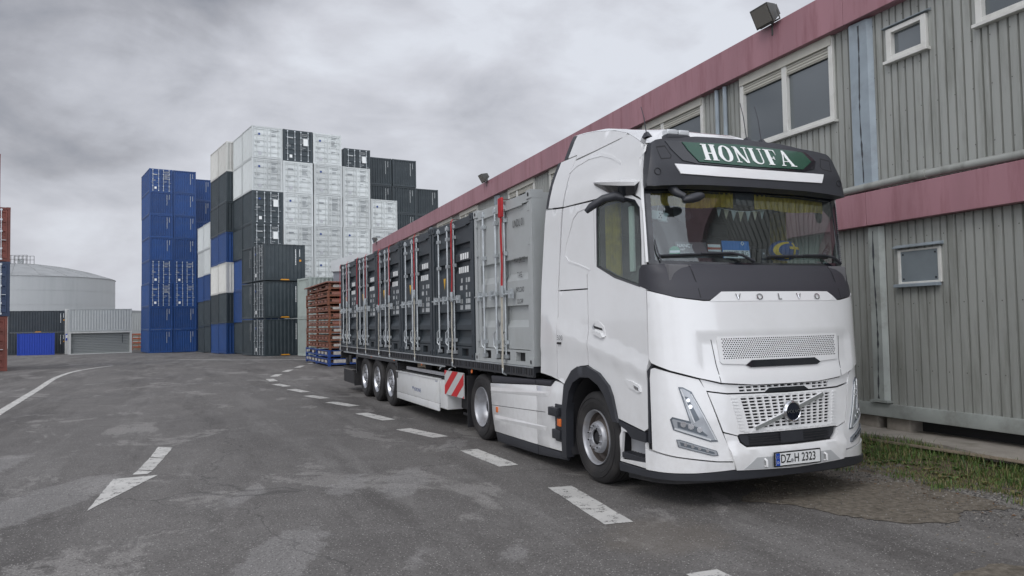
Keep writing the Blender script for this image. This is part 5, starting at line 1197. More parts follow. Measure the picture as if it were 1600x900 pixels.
# storage tank
tk = empty('storage_tank', (-89.3, 140, gz(90)), 0, 'large round pale grey storage tank with a shallow domed roof and railed platform', 'tank')
TNK = mat('tank_shell_paint', (.43, .445, .445), .45, .1, var=.07, vscale=.25, dirt=(.27, .29, .29), dscale=.25, damt=.7, streak=True); TNR = mat('tank_roof_paint', (.30, .31, .31), .6, var=.12, vscale=.5)
RT = 15.9; HT = 12.0
mb = MB(); K = 96; lv = [0, 2.4, 4.8, 7.2, 9.6, HT]
for a, b in zip(lv[:-1], lv[1:]):
    vs = [(RT * cos(2 * pi * k / K), RT * sin(2 * pi * k / K), z) for z in (a, b - .03) for k in range(K)]; mb.add(vs, [(k, (k + 1) % K, K + (k + 1) % K, K + k) for k in range(K)], TNK)
    vs = [((RT + .03) * cos(2 * pi * k / K), (RT + .03) * sin(2 * pi * k / K), z) for z in (b - .06, b) for k in range(K)]; mb.add(vs, [(k, (k + 1) % K, K + (k + 1) % K, K + k) for k in range(K)], TNK)
mb.build('tank_shell', tk, smooth=40)
mb = MB(); vs = []; Lr = 8
for j in range(Lr):
    r = RT * (1 - j / Lr) + .15 * (j == 0); z = HT - .05 + 2.9 * (1 - (r / RT) ** 2 * 1.0)
    vs += [(r * cos(2 * pi * k / 48), r * sin(2 * pi * k / 48), z) for k in range(48)]
mb.add(vs, [(j * 48 + k, j * 48 + (k + 1) % 48, (j + 1) * 48 + (k + 1) % 48, (j + 1) * 48 + k) for j in range(Lr - 1) for k in range(48)] + [tuple((Lr - 1) * 48 + k for k in range(48))], TNR)
for k in range(24):
    a = 2 * pi * k / 24; mb.tube([((RT * q) * cos(a), (RT * q) * sin(a), HT + 2.9 * (1 - q * q)) for q in (1, .75, .5, .25, .05)], .06, TNR, 4)
mb.build('tank_roof', tk, smooth=10)
mb = MB(); 
for (cx, w) in ((-3.2, 4.0), (2.0, 3.6)):
    for x in [cx - w / 2 + w * q / 5 for q in range(6)]:
        for y in (-3, -1): mb.tube([(x, y, HT + 2.6), (x, y, HT + 4.2)], .04, CHAS, 4)
    for z in (HT + 3.5, HT + 4.2):
        for y in (-3, -1): mb.tube([(cx - w / 2, y, z), (cx + w / 2, y, z)], .04, CHAS, 4)
mb.build('railing', tk, smooth=0); mb = MB(); mb.tube([(2.0, -2, HT + 2.7), (2.0, -2, HT + 3.6)], .5, TNK, 12); mb.tube([(-3, -2, HT + 2.7), (-3, -2, HT + 3.2)], .3, TNK, 12); mb.build('vent', tk)
# far right of the tank
mb = MB(); mb.box(0, 14, 0, 10, 0, 5.2, MODW); mb.prism([(0, 5.2), (14, 5.2), (14, 5.9), (0, 6.6)], -.1, 10, TNR, 'xz'); o = mb.build('distant_warehouse', smooth=0); o.location = (-78, 150, -1.0); tag(o, 'low white warehouse in the distance left of the blue container block', 'warehouse')
c = container('fr', 'grey', L=6.06, doors=False, mark='none', label='grey container far off beside the blue block, above the orange scrap heap racks'); put(c, -50.3, 103 + 2.44, gz(103) + 2.3, -pi / 2)
OR_ = mat('orange_rusted_steel', (.38, .085, .03), .6, var=.3, vscale=4, dirt=(.5, .45, .4), dscale=3, damt=.4)
for i in range(4):
    mb = MB(); 
    for x in (0, 2.0, 4.0): mb.box(x, x + .14, 0, .14, 0, .52, OR_); mb.box(x, x + .14, 1.9, 2.04, 0, .52, OR_)
    mb.box(0, 4.14, 0, .10, .34, .52, OR_); mb.box(0, 4.14, 1.94, 2.04, .34, .52, OR_); mb.box(.1, 1.9, .02, 1.9, .10, .30, WOOD); mb.box(2.2, 3.9, .02, 1.9, .08, .33, OR_)
    o = mb.build('orange_rack', smooth=0); o.location = (-50.4 + random.uniform(-.05, .05), 103, gz(103) + i * .56); tag(o, 'distant orange steel rack under the grey container, %s in its pile' % ['lowest', 'second from below', 'third from below', 'topmost'][i], 'rack', 'distant orange racks')
# leaves as many small faces round a few limbs
def bush(loc, rx, rz_, n, lab, name='bush', leaf=.16, cat='bush', cols=((.045, .085, .022), (.07, .12, .035), (.03, .055, .018))):
    t = empty(name, loc, 0, lab, cat); ms = [MATS.get('leaf_%d' % i) or mat('leaf_%d' % i, c, .6) for i, c in enumerate(cols)]
    bark = MATS.get('bark') or mat('bark', (.09, .065, .045), .9)
    tb = MB(); cl = []
    for i in range(9):
        a = random.uniform(0, 6.3); e_ = V((rx * .6 * cos(a) * random.random(), rx * .6 * sin(a) * random.random(), rz_ * random.uniform(.5, 1))); tb.tube([(0, 0, 0), e_ * .5 + V((0, 0, .1)), e_], [.06, .04, .015], bark, 5)
        for k in range(3): cl.append((e_ * random.uniform(.5, 1) + V((random.gauss(0, rx * .25), random.gauss(0, rx * .25), random.gauss(0, rz_ * .1))), random.uniform(.25, .45) * rx))
    tb.build('stems', t); mb = MB()
    for i in range(n):
        c, r = random.choice(cl); d = V((random.gauss(0, 1), random.gauss(0, 1), random.gauss(0, 1))).normalized() * r * random.random() ** .4; p = c + d
        if p.z < 0: continue
        a = V((random.gauss(0, 1), random.gauss(0, 1), random.gauss(0, 1))).normalized(); b = a.orthogonal().normalized(); s_ = leaf * random.uniform(.6, 1.3)
        mb.add([p - a * s_, p + b * s_ * .5, p + a * s_, p - b * s_ * .5], [(0, 1, 2, 3)], ms[0 if random.random() < .5 else (1 if random.random() < .6 else 2)])
    mb.build('foliage', t, smooth=0); return t
bush((-53.6, 106, gz(100)), 1.2, 3.6, 1500, 'loose green bush between the white module and the orange racks', leaf=.2)
for i, x in enumerate((-33, -46)):
    bush((x * 1.25 if i else -70.5, 128, gz(100)), 3.2, 5.5, 1800, ['green bush behind the white module, nearly hidden', 'green bush beyond the blue block, nearly hidden'][i], leaf=.3)
# pale shed behind the trailer
sh = empty('pale_shed', (-11.3, 49.2, gz(49)), R(8), 'pale grey shed with a light metal fascia beside the pale green containers', 'shed')
SHW = mat('shed_wall_grey', (.20, .21, .235), .6, var=.06); SHF = mat('shed_fascia', (.50, .52, .52), .5, var=.05)
mb = MB(); mb.add(*ribbed(0, 7.5, 0, 5.55, .5, .04, .03), SHW); mb.box(.02, 7.5, .08, 4.9, 0, 5.55, SHW); mb.build('shed_wall', sh, smooth=0)
mb = MB(); mb.prism([(-.12, 5.4), (7.6, 5.55), (7.6, 6.55), (1.6, 6.55), (-.12, 6.05)], -.12, 5.0, SHF, 'xz'); mb.build('shed_fascia', sh, smooth=0)
# ------------------------------------------------------------------ steel racks beside the lane
RS = mat('red_brown_rack_paint', (.19, .068, .034), .6, var=.3, vscale=6, dirt=(.10, .045, .03), dscale=5, damt=.7); RL = mat('rack_end_label', (.42, .40, .37), .6, var=.25, vscale=20); RSL = mat('faded_salmon_plate', (.26, .11, .08), .6, var=.25, vscale=9)
RBL = mat('blue_rack_paint', (.012, .05, .22), .5, var=.15, vscale=4, dirt=(.04, .06, .12), dscale=4, damt=.5); RWB = mat('rack_bundle', (.20, .13, .10), .85, var=.3, vscale=14)
def rack(i, m, pl, h=.345, lab='', grp=''):
    """low stacking frame 2.3 m across (x) and 6.2 m deep (y)"""
    t = empty('steel_rack', label=lab, cat='rack', group=grp); r = random.Random(i * 3 + 1); Wd, Dp = 2.3, 6.2
    mb = MB()
    for x in (0, Wd - .10):
        for y in (0, Dp * .5, Dp - .12): mb.box(x, x + .10, y, y + .12, 0, h, m)
        mb.box(x + .005, x + .095, .12, Dp - .12, .07, .15, m); mb.box(x + .01, x + .09, .12, Dp - .12, h - .07, h - .015, m)
    for y in (.005, Dp * .5 + .005, Dp - .11): mb.box(.10, Wd - .10, y, y + .10, .07, .16, m); mb.box(.10, Wd - .10, y + .01, y + .09, h - .06, h - .02, m)
    mb.build('rack_frame', t, bevel=.006, seg=1)
    mb = MB()
    for k in range(7):
        y = .25 + k * .85
        if r.random() < .85: mb.box(-.004, .0, y, y + .55, .16, h - .09, pl)
    for k in range(3):
        x = .2 + k * .68; mb.box(x, x + .52, -.006, 0, .155, .155 + (h - .22), pl if r.random() < .5 else RL)
    mb.build('rack_plate', t, smooth=0)
    mb = MB(); mb.box(.15, Wd - .15, .15, Dp - .15, .165, .165 + r.uniform(.06, .11), RWB); mb.build('load', t); return t
YR = R(24)
zz = gz(36)
proto = {}
names = ['lowest', 'second from below', 'third from below', 'fourth from below', 'fifth from below', 'sixth from below', 'seventh from below', 'eighth from below', 'topmost']
for i in range(2):
    t = rack(i + 20, RBL, RL, .37, 'blue steel rack at the foot of the rack pile, the %s one' % ('lower' if i == 0 else 'upper'), 'blue steel racks'); put(t, -8.45, 35.6, zz + i * .375, YR); t.scale = (1.25, 1, 1)
for i in range(9):
    t = rack(i, RS, RSL, .335, 'red-brown steel rack piled behind the trailer, %s of nine' % names[i], 'red-brown steel racks')
    put(t, -8.42 + random.uniform(-.04, .04), 35.62 + random.uniform(-.05, .05), zz + .755 + i * .34, YR + R(random.uniform(-.4, .4)))
mb = MB(); mb.add([(-.1, -.1, .05), (2.4, -.1, .02), (2.4, 6.2, .30), (-.1, 6.2, .0), (-.1, -.1, .0), (2.4, -.1, -.03), (2.4, 6.2, .25), (-.1, 6.2, -.05)], [(0, 1, 2, 3), (4, 5, 6, 7), (0, 1, 5, 4), (1, 2, 6, 5), (2, 3, 7, 6), (3, 0, 4, 7)], RSL); o = mb.build('rack_cover'); o.location = (-8.42, 35.62, zz + .755 + 9 * .34 + .03); o.rotation_euler = (0, 0, YR); tag(o, 'tilted salmon red steel sheet lying on top of the brown racks', 'steel sheet')
# ------------------------------------------------------------------ mini containers on the trailer
TGR = 'dark mini containers on the trailer'
def mini(m, dark, i):
    Wm, Dm, Hm = 2.17, 2.43, 2.30      # local y = along the trailer, x = across, doors on x = 0
    t = empty('mini_container'); f = MB()
    for y in (0, Wm - .09): f.box(0, .10, y, y + .09, 0, Hm, m); f.box(Dm - .10, Dm, y, y + .09, 0, Hm, m)
    f.box(.01, .10, .09, Wm - .09, Hm - .13, Hm - .01, m); f.box(.02, Dm, .02, Wm - .02, Hm - .06, Hm - .035, m)
    f.box(.005, .08, .09, Wm - .09, .0, .05, m); f.box(.005, .08, .09, Wm - .09, .17, .20, m)
    for a, b in ((.09, .30), (.62, .82), (1.34, 1.55), (1.87, Wm - .09)): f.box(.005, .08, a, b, .05, .17, m)
    f.box(.08, .09, .1, Wm - .1, .03, .18, GAP)
    for y in (-.006, Wm - .154):
        for z in (-.0, Hm - .10):
            f.box(-.012, .17, y, y + .16, z, z + .112, m); f.tube([(-.0125, y + .08, z + .056), (-.016, y + .08, z + .056)], .03, GAP, 12)
    f.box(Dm - .05, Dm - .03, .05, Wm - .05, .1, Hm - .05, m); f.build('frame', t, bevel=.005, seg=1)
    pr = corr(Dm - .22, .26, .035); n = len(pr)
    for y0, sg in ((.02, 1), (Wm - .02, -1)):
        s_ = MB(); s_.add([(.11 + a, y0 + sg * d, z) for z in (.10, Hm - .06) for a, d in pr], [(k, k + 1, n + k + 1, n + k) for k in range(n - 1)], m); s_.build('side_wall', t, smooth=0)
    recs = [(.36, .11), (.66, .11), (1.50, .10), (1.80, .09)] if dark else [(.66, .15), (1.30, .15)]
    for k in (0, 1):         # k = 0: door towards the cab (smaller y)
        y0 = .095 + k * .99; y1 = y0 + .985; d = MB()
        prof = [(.21, .0)]
        for c, hh in recs: prof += [(c - hh, 0), (c - hh + .10, .06), (c + hh - .015, .06), (c + hh, 0)]
        prof.append((Hm - .14, 0)); vs = [(.035 + dd, y, z) for z, dd in prof for y in (y0 + .10, y1 - .10)]
        d.add(vs, [(2 * q, 2 * q + 1, 2 * q + 3, 2 * q + 2) for q in range(len(prof) - 1)], m)
        for c, hh in recs:
            for yy in (y0 + .10, y1 - .10): d.add([(.036, yy, c - hh), (.095, yy, c - hh + .10), (.095, yy, c + hh - .015), (.036, yy, c + hh)], [(0, 1, 2, 3)], m)
        for a, b in ((y0, y0 + .10), (y1 - .10, y1)): d.box(.022, .075, a, b, .205, Hm - .135, m)
        for z in (.30, .95, 1.60, 2.05):
            yh = y0 - .02 if k == 0 else y1 - .03; d.box(-.004, .06, yh, yh + .06, z, z + .10, m)
        do = d.build('door_leaf', t, smooth=0)
        bb = MB(); bars = [(y1 - .14,)] if k == 0 else [(y0 + .19,), (y1 - .30,)]
        for (yb,) in bars:
            bb.tube([(-.006, yb, .08), (-.006, yb, Hm - .05)], .017, GALV, 8)
            for z in (.10, .30, 1.0, 1.55, Hm - .10, Hm - .28): bb.box(-.030, .03, yb - .04, yb + .04, z - .028, z + .028, GALV)
            bb.tube([(-.018, yb, .20), (-.034, yb + .05, .24), (-.034, yb + .05, .42), (-.018, yb, .46)], .011, GALV, 6)
            bb.tube([(-.03, yb, .97), (-.04, yb - .34 if k == 0 else yb + .30, .97)], .015, GALV, 8); bb.box(-.06, -.0, (yb - .30 if k == 0 else yb + .10), (yb - .24 if k == 0 else yb + .16), .91, 1.04, GALV)
        bb.build('locking_bar', do, smooth=40)
        g = MB(); r = random.Random(5 + k)
        if k == 0:
            tm = MARKW if dark else PLK
            if dark:
                for z, w in ((1.62, 1), (1.40, 1)):
                    y = y0 + .22
                    while y < y0 + .62: ww = r.uniform(.05, .09); g.add([(.034 if z != 1.62 else .034, y, z), (.034, y + ww, z), (.034, y + ww, z + .10), (.034, y, z + .10)], [(0, 1, 2, 3)], LETW); y += ww + .025
                for z in (1.24, 1.12, 1.00, .90, .80):
                    for yy in (y0 + .16, y0 + .30, y0 + .52):
                        ww = r.uniform(.05, .14)
                        if r.random() < .16: continue
                        g.add([(.034, yy, z), (.034, yy + ww, z), (.034, yy + ww, z + .075), (.034, yy, z + .075)], [(0, 1, 2, 3)], tm)
            else:
                pass
        else:
            if dark: g.add([(.0335, y0 + .42, 1.36), (.0335, y0 + .54, 1.36), (.0335, y0 + .48, 1.16)], [(0, 1, 2)], mat('hazard_yellow', (.75, .42, .02), .5) if 'hazard_yellow' not in MATS else MATS['hazard_yellow'])
            g.box(.028, .0335, y0 + .20, y0 + .32, .50, .62, RIM)
        if g.v: g.build('door_marking', do, smooth=0)
    g = MB(); g.box(-.012, .0, .30, Wm - .1, Hm - .155, Hm - .135, m); g.build('header_strip', t)
    return t
def place_mini(t, k):
    p = V((.0, 2.895 + k * 2.235, 1.218)); M = Mx.Rotation(LR, 4, 'Z'); t.location = LO + M @ p; t.rotation_euler = (0, 0, LR)
g0 = mini(CM['grey'], False, 0); tag(g0, 'pale grey mini container at the front of the trailer, right behind the cab', 'container'); place_mini(g0, 0)
mb = MB()
for t_, z, sz in (('UNDU 01', 1.93, .15), ('MAX.GROSS', 1.42, .11), ('TARE', 1.22, .11), ('PAYLOAD', 1.02, .10), ('CU.CAP', .86, .09)):
    vs, fs = text_mesh(t_, sz, 'CENTER', .62); mb.add([(.021 if z > 1.5 else .033, .50 - a, z + b) for a, b in vs], fs, PLK)
mb.build('door_lettering', g0, smooth=0)
mb = MB(); 
mb.tube([(.55, -.001, 1.95), (.55, -.008, 1.95)], .115, BL_, 24); mb.lathe([(.05, .0), (.075, 0)], LETW, 24, Mx.Translation((.55, -.009, 1.95)) @ Mx.Rotation(pi / 2, 4, 'Z')); mb.box(.40, .60, -.006, .012, .95, 1.10, BL_); mb.box(.42, .58, -.008, -.005, 1.0, 1.07, LETW); mb.build('side_sticker', g0, smooth=0)
mb = MB(); mb.box(.02, 2.4, -.0045, .012, .02, 2.28, CM['grey']); mb.build('smooth_end_panel', g0)
d0 = mini(CM['slate'], True, 1)
dl = ['dark mini container directly behind the pale grey one on the trailer', 'dark mini container second of the five dark ones, counted from the cab', 'dark mini container in the middle of the five dark ones on the trailer', 'dark mini container fourth of the five dark ones, above the front trailer axle', 'dark mini container at the rear end of the trailer next to the racks']
for k in range(5):
    c = d0 if k == 0 else copy_tree(d0); tag(c, dl[k], 'container', TGR); place_mini(c, k + 1)
# straps over the load
def strap(y, w, lab, thick=False):
    t = empty('load_strap', LO, LR, lab, 'strap', 'red and cream load straps'); zt = 3.53; x = -.052
    def run(name, pts, m, w):
        mb = MB(); vs = []
        for (a, z, dy) in pts: vs += [(a, y + dy - w / 2, z), (a, y + dy + w / 2, z), (a + .006, y + dy + w / 2, z), (a + .006, y + dy - w / 2, z)]
        n = len(pts); fs = []
        for i in range(n - 1):
            for q in range(4): fs.append((4 * i + q, 4 * i + (q + 1) % 4, 4 * i + 4 + (q + 1) % 4, 4 * i + 4 + q))
        mb.add(vs, fs, m); return mb.build(name, t, smooth=0)
    zm = 2.22 + random.uniform(-.15, .1)
    run('red_webbing', [(1.2, zt + .012, 0), (.05, zt + .012, 0), (-.02, zt + .01, 0), (x, zt - .05, 0)] + [(x + .004 * sin(q * 2), zt - .05 - (zt - .05 - zm) * q / 6, .006 * sin(q * 1.3)) for q in range(1, 7)], STRAPR, w)
    run('cream_webbing', [(x - .008, zm + .10, 0)] + [(x - .008 + .006 * sin(q * 1.7), zm - (zm - 1.13) * q / 8, .012 * sin(q * 1.9)) for q in range(0, 9)], STRAPW, w * .9)
    mb = MB(); mb.box(x - .02, x + .012, y - w * .7, y + w * .7, zm - .02, zm + .14, GALV); mb.tube([(x - .008, y, 1.16), (x - .008, y, 1.09), (.0, y, 1.06)], .012, GALV, 6); mb.build('buckle', t, bevel=.004)
    if thick:
        mb = MB(); mb.box(x - .015, x + .02, y - .075, y + .075, 3.28, 3.56, STRAPR); mb.build('edge_guard', t, bevel=.02)
    return t
for k, (y, w, lb, th) in enumerate(((3.84, .065, 'thick red strap with an edge guard across the pale grey mini container', True), (6.06, .055, 'red and cream strap down the first dark mini container behind the grey one', False),
    (8.35, .055, 'red and cream strap down the second dark mini container from the cab', False), (10.35, .045, 'thin red strap at the joint before the middle dark mini container', False), (11.35, .05, 'red and cream strap hanging down behind the front trailer axle line', False),
    (12.75, .045, 'red and cream strap on the fourth dark mini container, nearer the cab', False), (13.75, .05, 'red and cream strap on the fourth dark mini container, nearer the rear', False), (15.1, .045, 'red and cream strap on the rearmost mini container, nearer the cab', False), (16.1, .05, 'last strap at the rear corner of the trailer load', False))): strap(y, w, lb, th)
# ------------------------------------------------------------------ things behind the windscreen
def inl(o, x, y, z, rx=0, rz=0): 
    M = Mx.Translation(LO) @ Mx.Rotation(LR, 4, 'Z') @ Mx.Translation((x, y, z)) @ Mx.Rotation(rz, 4, 'Z') @ Mx.Rotation(rx, 4, 'X'); o.matrix_world = M; return o
def card(name, w, h, face, lab, cat, x, z, y=.27, tilt=0, rz=0, texts=(), extra=None, roll=0):
    t = bpy.data.objects.new(name, None); COL.objects.link(t); tag(t, lab, cat); inl(t, x, y, z, R(-8), rz)
    if roll: t.matrix_world = t.matrix_world @ Mx.Rotation(roll, 4, 'Y')
    mb = MB(); mb.box(-w / 2, w / 2, 0, .006, 0, h, face); mb.build('board', t)
    g = MB()
    for tx, sz, tz, mm, xx, sxx in texts: add_text(g, tx, sz, Mx.Translation((xx, -.002, tz)) @ Mx.Rotation(pi / 2, 4, 'X'), mm, sx=sxx)
    if extra: extra(g)
    if g.v: g.build('lettering', t, smooth=0)
    return t
CG = mat('grey_name_plate', (.10, .10, .105), .4); HB_ = mat('hamburg_blue', (.02, .17, .50), .4); HW = mat('board_cream_white', (.70, .74, .74), .5)
card('name_plate', .38, .165, CG, 'grey name plate with white lettering on the dashboard beside the blue and white sign', 'name plate', .60, 2.42, texts=[('NANCY', .055, .125, LETW, -.08, 1), ('HEIT', .03, .085, LETW, -.11, 1), ('EINSATZ', .03, .04, LETW, -.09, 1)])
card('small_sign', .16, .08, mat('red_card', (.45, .10, .06), .5), 'small red and white card behind the windscreen between the name plate and the blue sign', 'card', .875, 2.49, extra=lambda g: (g.box(-.08, .08, -.002, -.001, .045, .075, HW), g.box(-.08, .08, -.002, -.001, .0, .02, HW)))
def hamx(g):
    g.box(-.17, .17, -.0015, -.0005, 0, .085, HW); g.add([(.09, -.003, .135), (.115, -.003, .16), (.09, -.003, .185 - .0), (.065, -.003, .16)], [(0, 1, 2, 3)], HW); g.add([(.09, -.004, .147), (.103, -.004, .16), (.09, -.004, .173), (.077, -.004, .16)], [(0, 1, 2, 3)], HB_)
card('town_sign', .35, .185, HB_, 'blue and white sign reading HAMBURG on the dashboard', 'sign', 1.16, 2.425, texts=[('HAMBURG', .072, .050, PLK, 0, .9)], extra=hamx)
card('crooked_plate', .42, .085, mat('dark_olive_plate', (.07, .075, .06), .5), 'dark plate with pale letters leaning at an angle in the far corner of the windscreen', 'name plate', 2.48, 2.47, y=.36, rz=R(25), roll=R(-28), texts=[('SØREN', .075, .043, HW, 0, .95)])
mb = MB(); mb.lathe([(0, 0), (.055, .0), (.055, .006), (0, .008)], mat('green_disc', (.01, .28, .14), .4), 24, Mx.Rotation(-pi / 2, 4, 'Z')); mb.box(-.05, .05, .0005 - .010, -.007, -.012, .012, HW); o = mb.build('round_sticker'); inl(o, .345, .215, 2.475, 0, R(-30)); tag(o, 'green round sticker with a pale bar at the near lower corner of the windscreen', 'sticker')
# fuzzy dice
for k, (dx, dz) in enumerate(((0, 0), (.10, -.015))):
    mb = MB(); mb.box(-.045, .045, -.045, .045, -.045, .045, mat('dice_white', (.60, .68, .66), .8) if 'dice_white' not in MATS else MATS['dice_white']); t = mb.build('fuzzy_dice', bevel=.014, seg=3)
    inl(t, .25 + dx, .37 + dx * .3, 2.86 + dz, R(12), R(20 + 25 * k)); tag(t, ['pale fuzzy die hanging nearest the windscreen pillar', 'pale fuzzy die hanging on the inner side of the pair'][k], 'fuzzy dice', 'fuzzy dice')
    p = MB()
    for a, b in ((-.02, -.02), (.02, .02), (0, 0), (-.02, .02), (.02, -.02)): p.tube([(a, -.0445, b), (a, -.0475, b)], .008, PLK, 8)
    p.build('pips', t, smooth=0); p = MB(); p.tube([(0, 0, .045), (.03 - dx * .5, .02, .20)], .003, HW, 4); p.build('string', t)
# bunting
bu = bpy.data.objects.new('bunting', None); COL.objects.link(bu); inl(bu, 1.28, .33, 3.02); tag(bu, 'string of small pale pennants hanging in the middle of the windscreen', 'bunting')
mb = MB(); PN = [MATS.get('pennant_pale') or mat('pennant_pale', (.42, .46, .44), .8), mat('pennant_cream', (.5, .45, .33), .8)]
for k in range(7):
    a = -.32 + k * .095; z = -.05 - .04 * cos((k - 3) * .5); mb.add([(a, 0, z), (a + .07, 0, z), (a + .035, .01, z - .11), (a, .004, z), (a + .07, .004, z), (a + .035, .014, z - .11)], [(0, 1, 2), (3, 4, 5), (0, 1, 4, 3)], PN[k % 2])
mb.build('pennants', bu, smooth=0); mb = MB(); mb.tube([(-.34 + .7 * q / 10, 0, -.05 - .04 * cos((q - 5) * .3)) for q in range(11)], .003, HW, 4); mb.build('string', bu)
# yellow-blue cushion with a cross
SB = mat('cushion_blue', (.012, .06, .22), .8); SY = mat('cushion_yellow', (.62, .42, .03), .8)
cu = bpy.data.objects.new('cushion', None); COL.objects.link(cu); inl(cu, 1.92, .42, 2.53, 0, R(8)); tag(cu, 'round blue cushion with a yellow cross and yellow edge on the dashboard', 'cushion')
mb = MB(); vs = []; 
for i in range(9):
    a = -pi / 2 + pi * i / 8
    for k in range(20): t_ = 2 * pi * k / 20; vs.append((.22 * cos(a) * cos(t_), .10 * sin(a), .115 * cos(a) * sin(t_)))
mb.add(vs, [(i * 20 + k, i * 20 + (k + 1) % 20, (i + 1) * 20 + (k + 1) % 20, (i + 1) * 20 + k) for i in range(8) for k in range(20)], SB); mb.build('cushion_body', cu, smooth=60)
mb = MB()
def onc(x, z, e_): r = 1 - (x / .22) ** 2 - (z / .115) ** 2; return (x, -.10 * math.sqrt(max(0, r)) - e_, z)
for (x0, x1, z0, z1, e_) in ((.045, .085, -.085, .085, .003), (-.02, .18, .01, .04, .004)):
    nn = 8; vs = []
    for i in range(nn + 1):
        for j in range(nn + 1): vs.append(onc(x0 + (x1 - x0) * i / nn, z0 + (z1 - z0) * j / nn, e_))
    mb.add(vs, [(i * (nn + 1) + j, (i + 1) * (nn + 1) + j, (i + 1) * (nn + 1) + j + 1, i * (nn + 1) + j + 1) for i in range(nn) for j in range(nn)], SY)
vs = []
for i in range(13):
    a = pi / 2 + pi * i / 12
    for rr in (.78, 1.0): vs.append(onc(.21 * rr * cos(a), .095 * rr * sin(a), .005))
mb.add(vs, [(2 * i, 2 * i + 1, 2 * i + 3, 2 * i + 2) for i in range(12)], SY); mb.build('yellow_cross', cu, smooth=0)
mb = MB(); mb.box(-.035, .035, 0, .02, 0, .15, BLK); mb.box(-.015, .015, -.002, 0, .09, .11, RIM); o = mb.build('phone_holder', bevel=.01); inl(o, 1.55, .30, 2.385, R(-8)); tag(o, 'black phone holder standing between the blue sign and the cushion', 'phone holder')
mb = MB(); mb.box(-.16, .16, 0, .14, 0, .01, HW); o = mb.build('paper_sheet'); inl(o, 2.50, .34, 2.385, 0, R(20)); tag(o, 'white paper lying in the far corner of the dashboard', 'paper')
# ------------------------------------------------------------------ verge: grass tufts, stones
def npos(nn, s_): p = ND * nn + WD * s_; return p.x, p.y
gm = [mat('grass_blade_%d' % i, c, .6) for i, c in enumerate(((.055, .11, .02), (.09, .15, .03), (.17, .15, .06), (.035, .07, .015)))]
mb = MB(); rr = random.Random(11)
def tuft(x, y, h, nb, z0, dry):
    for _ in range(nb):
        a = rr.uniform(0, 6.28); l = h * rr.uniform(.4, 1.1); lean = rr.uniform(.1, .7) * l; w = rr.uniform(.003, .006); px, py = x + rr.gauss(0, .05), y + rr.gauss(0, .05)
        d = V((cos(a), sin(a), 0)); q = V((-sin(a), cos(a), 0)) * w
        p0 = V((px, py, z0)); p1 = p0 + d * lean * .4 + V((0, 0, l * .65)); p2 = p0 + d * lean + V((0, 0, l))
        m = gm[2] if rr.random() < dry else gm[rr.choice((0, 1, 1, 3))]
        mb.add([p0 - q, p0 + q, p1 + q * .7, p1 - q * .7, p2], [(0, 1, 2, 3), (3, 2, 4)], m)
def mound(nn): return .02 + .12 * sst((nn - 7.2) / .9)
for _ in range(6000):
    s_ = rr.uniform(-1.5, 9.5) if rr.random() < .92 else rr.uniform(9.5, 26); nn = 7.15 + 1.1 * rr.random() ** .8 + .25 * sin(s_ * 1.7)
    dens = .55 + .45 * sin(s_ * 2.3 + nn * 3) * sin(s_ * .9)
    if nn > 8.25 or rr.random() > dens ** 1.2 + .2: continue
    x, y = npos(nn, s_); tuft(x, y, .05 + .10 * sst((nn - 7.3) / .6) * rr.random(), 9, mound(nn) - .01, .28 if nn > 7.5 else .55)
for _ in range(150):
    s_ = rr.uniform(1, 9); nn = rr.uniform(7.15, 8.0); x, y = npos(nn, s_); z = mound(nn)
    for q in range(rr.randint(4, 8)):
        a = rr.uniform(0, 6.3); l = rr.uniform(.03, .08); d = V((cos(a), sin(a), 0)); p_ = V((-sin(a), cos(a), 0)) * l * .28; b_ = V((x, y, z)); m = gm[rr.choice((0, 1, 3, 2))]
        mb.add([b_, b_ + d * l * .5 + p_ + V((0, 0, l * .5)), b_ + d * l + V((0, 0, l * .4)), b_ + d * l * .5 - p_ + V((0, 0, l * .5))], [(0, 1, 2, 3)], m)
for (nn, s_) in ((6.9, 6.0), (6.75, 7.2), (7.0, 5.2), (6.6, 4.4), (7.0, 6.6), (6.9, 8.2)):
    for _ in range(6): x, y = npos(nn + rr.gauss(0, .06), s_ + rr.gauss(0, .06)); tuft(x, y, .07, 9, .02, .2)
tag(mb.build('grass', smooth=0), kind='stuff')
# soil bank under the grass
xs = [-2.5 + i * .3 for i in range(100)]; ns = [6.75, 7.0, 7.25, 7.5, 7.75, 8.0, 8.25, 8.45]
mb = MB(); vs = []
for s_ in xs:
    for nn in ns:
        x, y = npos(nn, s_); vs.append((x, y, gz(y) + mound(nn + .1 * sin(s_ * 2.1)) * (0 if nn < 6.8 else 1) - (.03 if nn < 6.8 else 0) + rr.uniform(-.008, .01)))
K = len(ns); mb.add(vs, [(i * K + j, i * K + j + 1, (i + 1) * K + j + 1, (i + 1) * K + j) for i in range(len(xs) - 1) for j in range(K - 1)], bpy.data.materials['worn_asphalt'])
tag(mb.build('soil_bank', smooth=60), kind='structure')
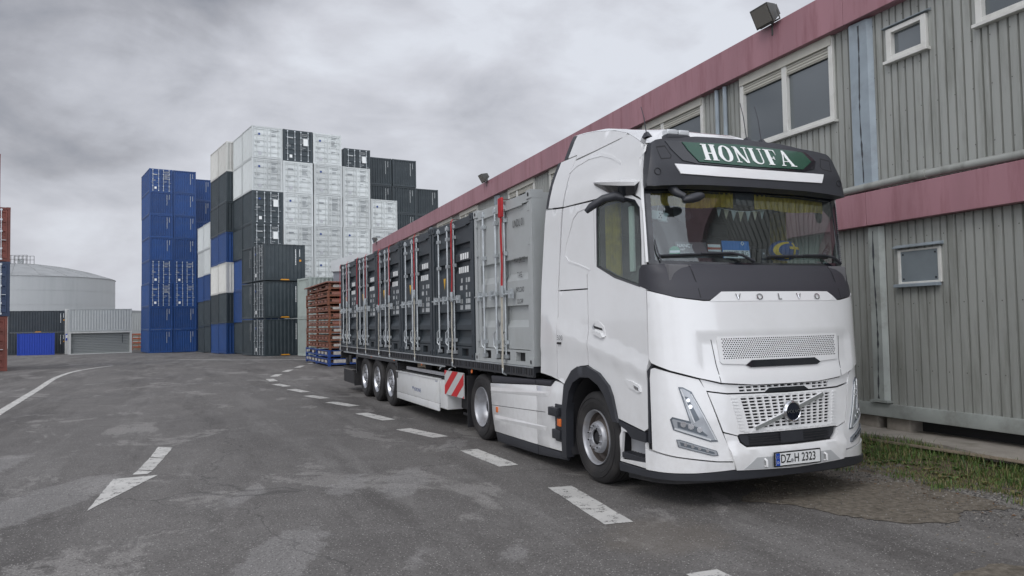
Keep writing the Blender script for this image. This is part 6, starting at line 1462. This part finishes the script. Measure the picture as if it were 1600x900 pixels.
# loose stones
sm_ = [mat('stone_%d' % i, c, .85) for i, c in enumerate(((.17, .158, .14), (.10, .095, .085), (.25, .235, .215), (.055, .052, .05)))]
mb = MB()
def stone(x, y, z, r):
    a = rr.uniform(0, 6.3); q = []
    for (dx, dy, dz) in ((1, 0, 0), (0, 1, 0), (-1, 0, 0), (0, -1, 0), (0, 0, .8), (.0, .0, -.5)):
        k = r * rr.uniform(.6, 1.15); q.append((x + (dx * cos(a) - dy * sin(a)) * k, y + (dx * sin(a) + dy * cos(a)) * k, z + dz * k))
    mb.add(q, [(0, 1, 4), (1, 2, 4), (2, 3, 4), (3, 0, 4), (0, 5, 1), (1, 5, 2), (2, 5, 3), (3, 5, 0)], rr.choice(sm_))
for _ in range(7000):
    nn = rr.gauss(6.75, .45); s_ = rr.uniform(2.5, 9.5)
    if nn < 5.2 or nn > 8.2: continue
    x, y = npos(nn, s_); stone(x, y, (mound(nn) if nn > 6.95 else 0) + .002, .004 + .014 * rr.random() ** 3)
for _ in range(1500):
    x, y = rr.uniform(2.3, 4.8), rr.uniform(6.8, 8.8); stone(x, y, .006, .002 + .009 * rr.random() ** 4)
for _ in range(900):
    x = rr.uniform(-6, 4.6); y = rr.uniform(3.6, 12); stone(x, y, .001, .002 + .005 * rr.random() ** 3)
tag(mb.build('gravel', smooth=0), kind='stuff')
# twigs and leaf litter beside the lorry
mb = MB()
LF_ = mat('dead_leaf', (.16, .085, .04), .8, var=.4, vscale=30)
for _ in range(420):
    nn = rr.uniform(6.4, 8.2); s_ = rr.uniform(2.5, 9.5); x, y = npos(nn, s_); z = mound(nn) + .012 if nn > 6.9 else .008; a = rr.uniform(0, 6.3); q = rr.uniform(.008, .024)
    mb.add([(x + cos(a) * q, y + sin(a) * q, z), (x - sin(a) * q * .6, y + cos(a) * q * .6, z + q * .4), (x - cos(a) * q, y - sin(a) * q, z), (x + sin(a) * q * .6, y - cos(a) * q * .6, z + q * .2)], [(0, 1, 2), (0, 2, 3)], LF_)
for _ in range(160):
    x, y = npos(rr.uniform(5.2, 7.2), rr.uniform(4, 8)); a = rr.uniform(0, 6.3); l = rr.uniform(.01, .045); mb.tube([(x, y, .006), (x + cos(a) * l, y + sin(a) * l, .012)], .002, WOOD, 4)
tag(mb.build('leaf_litter', smooth=0), kind='stuff')
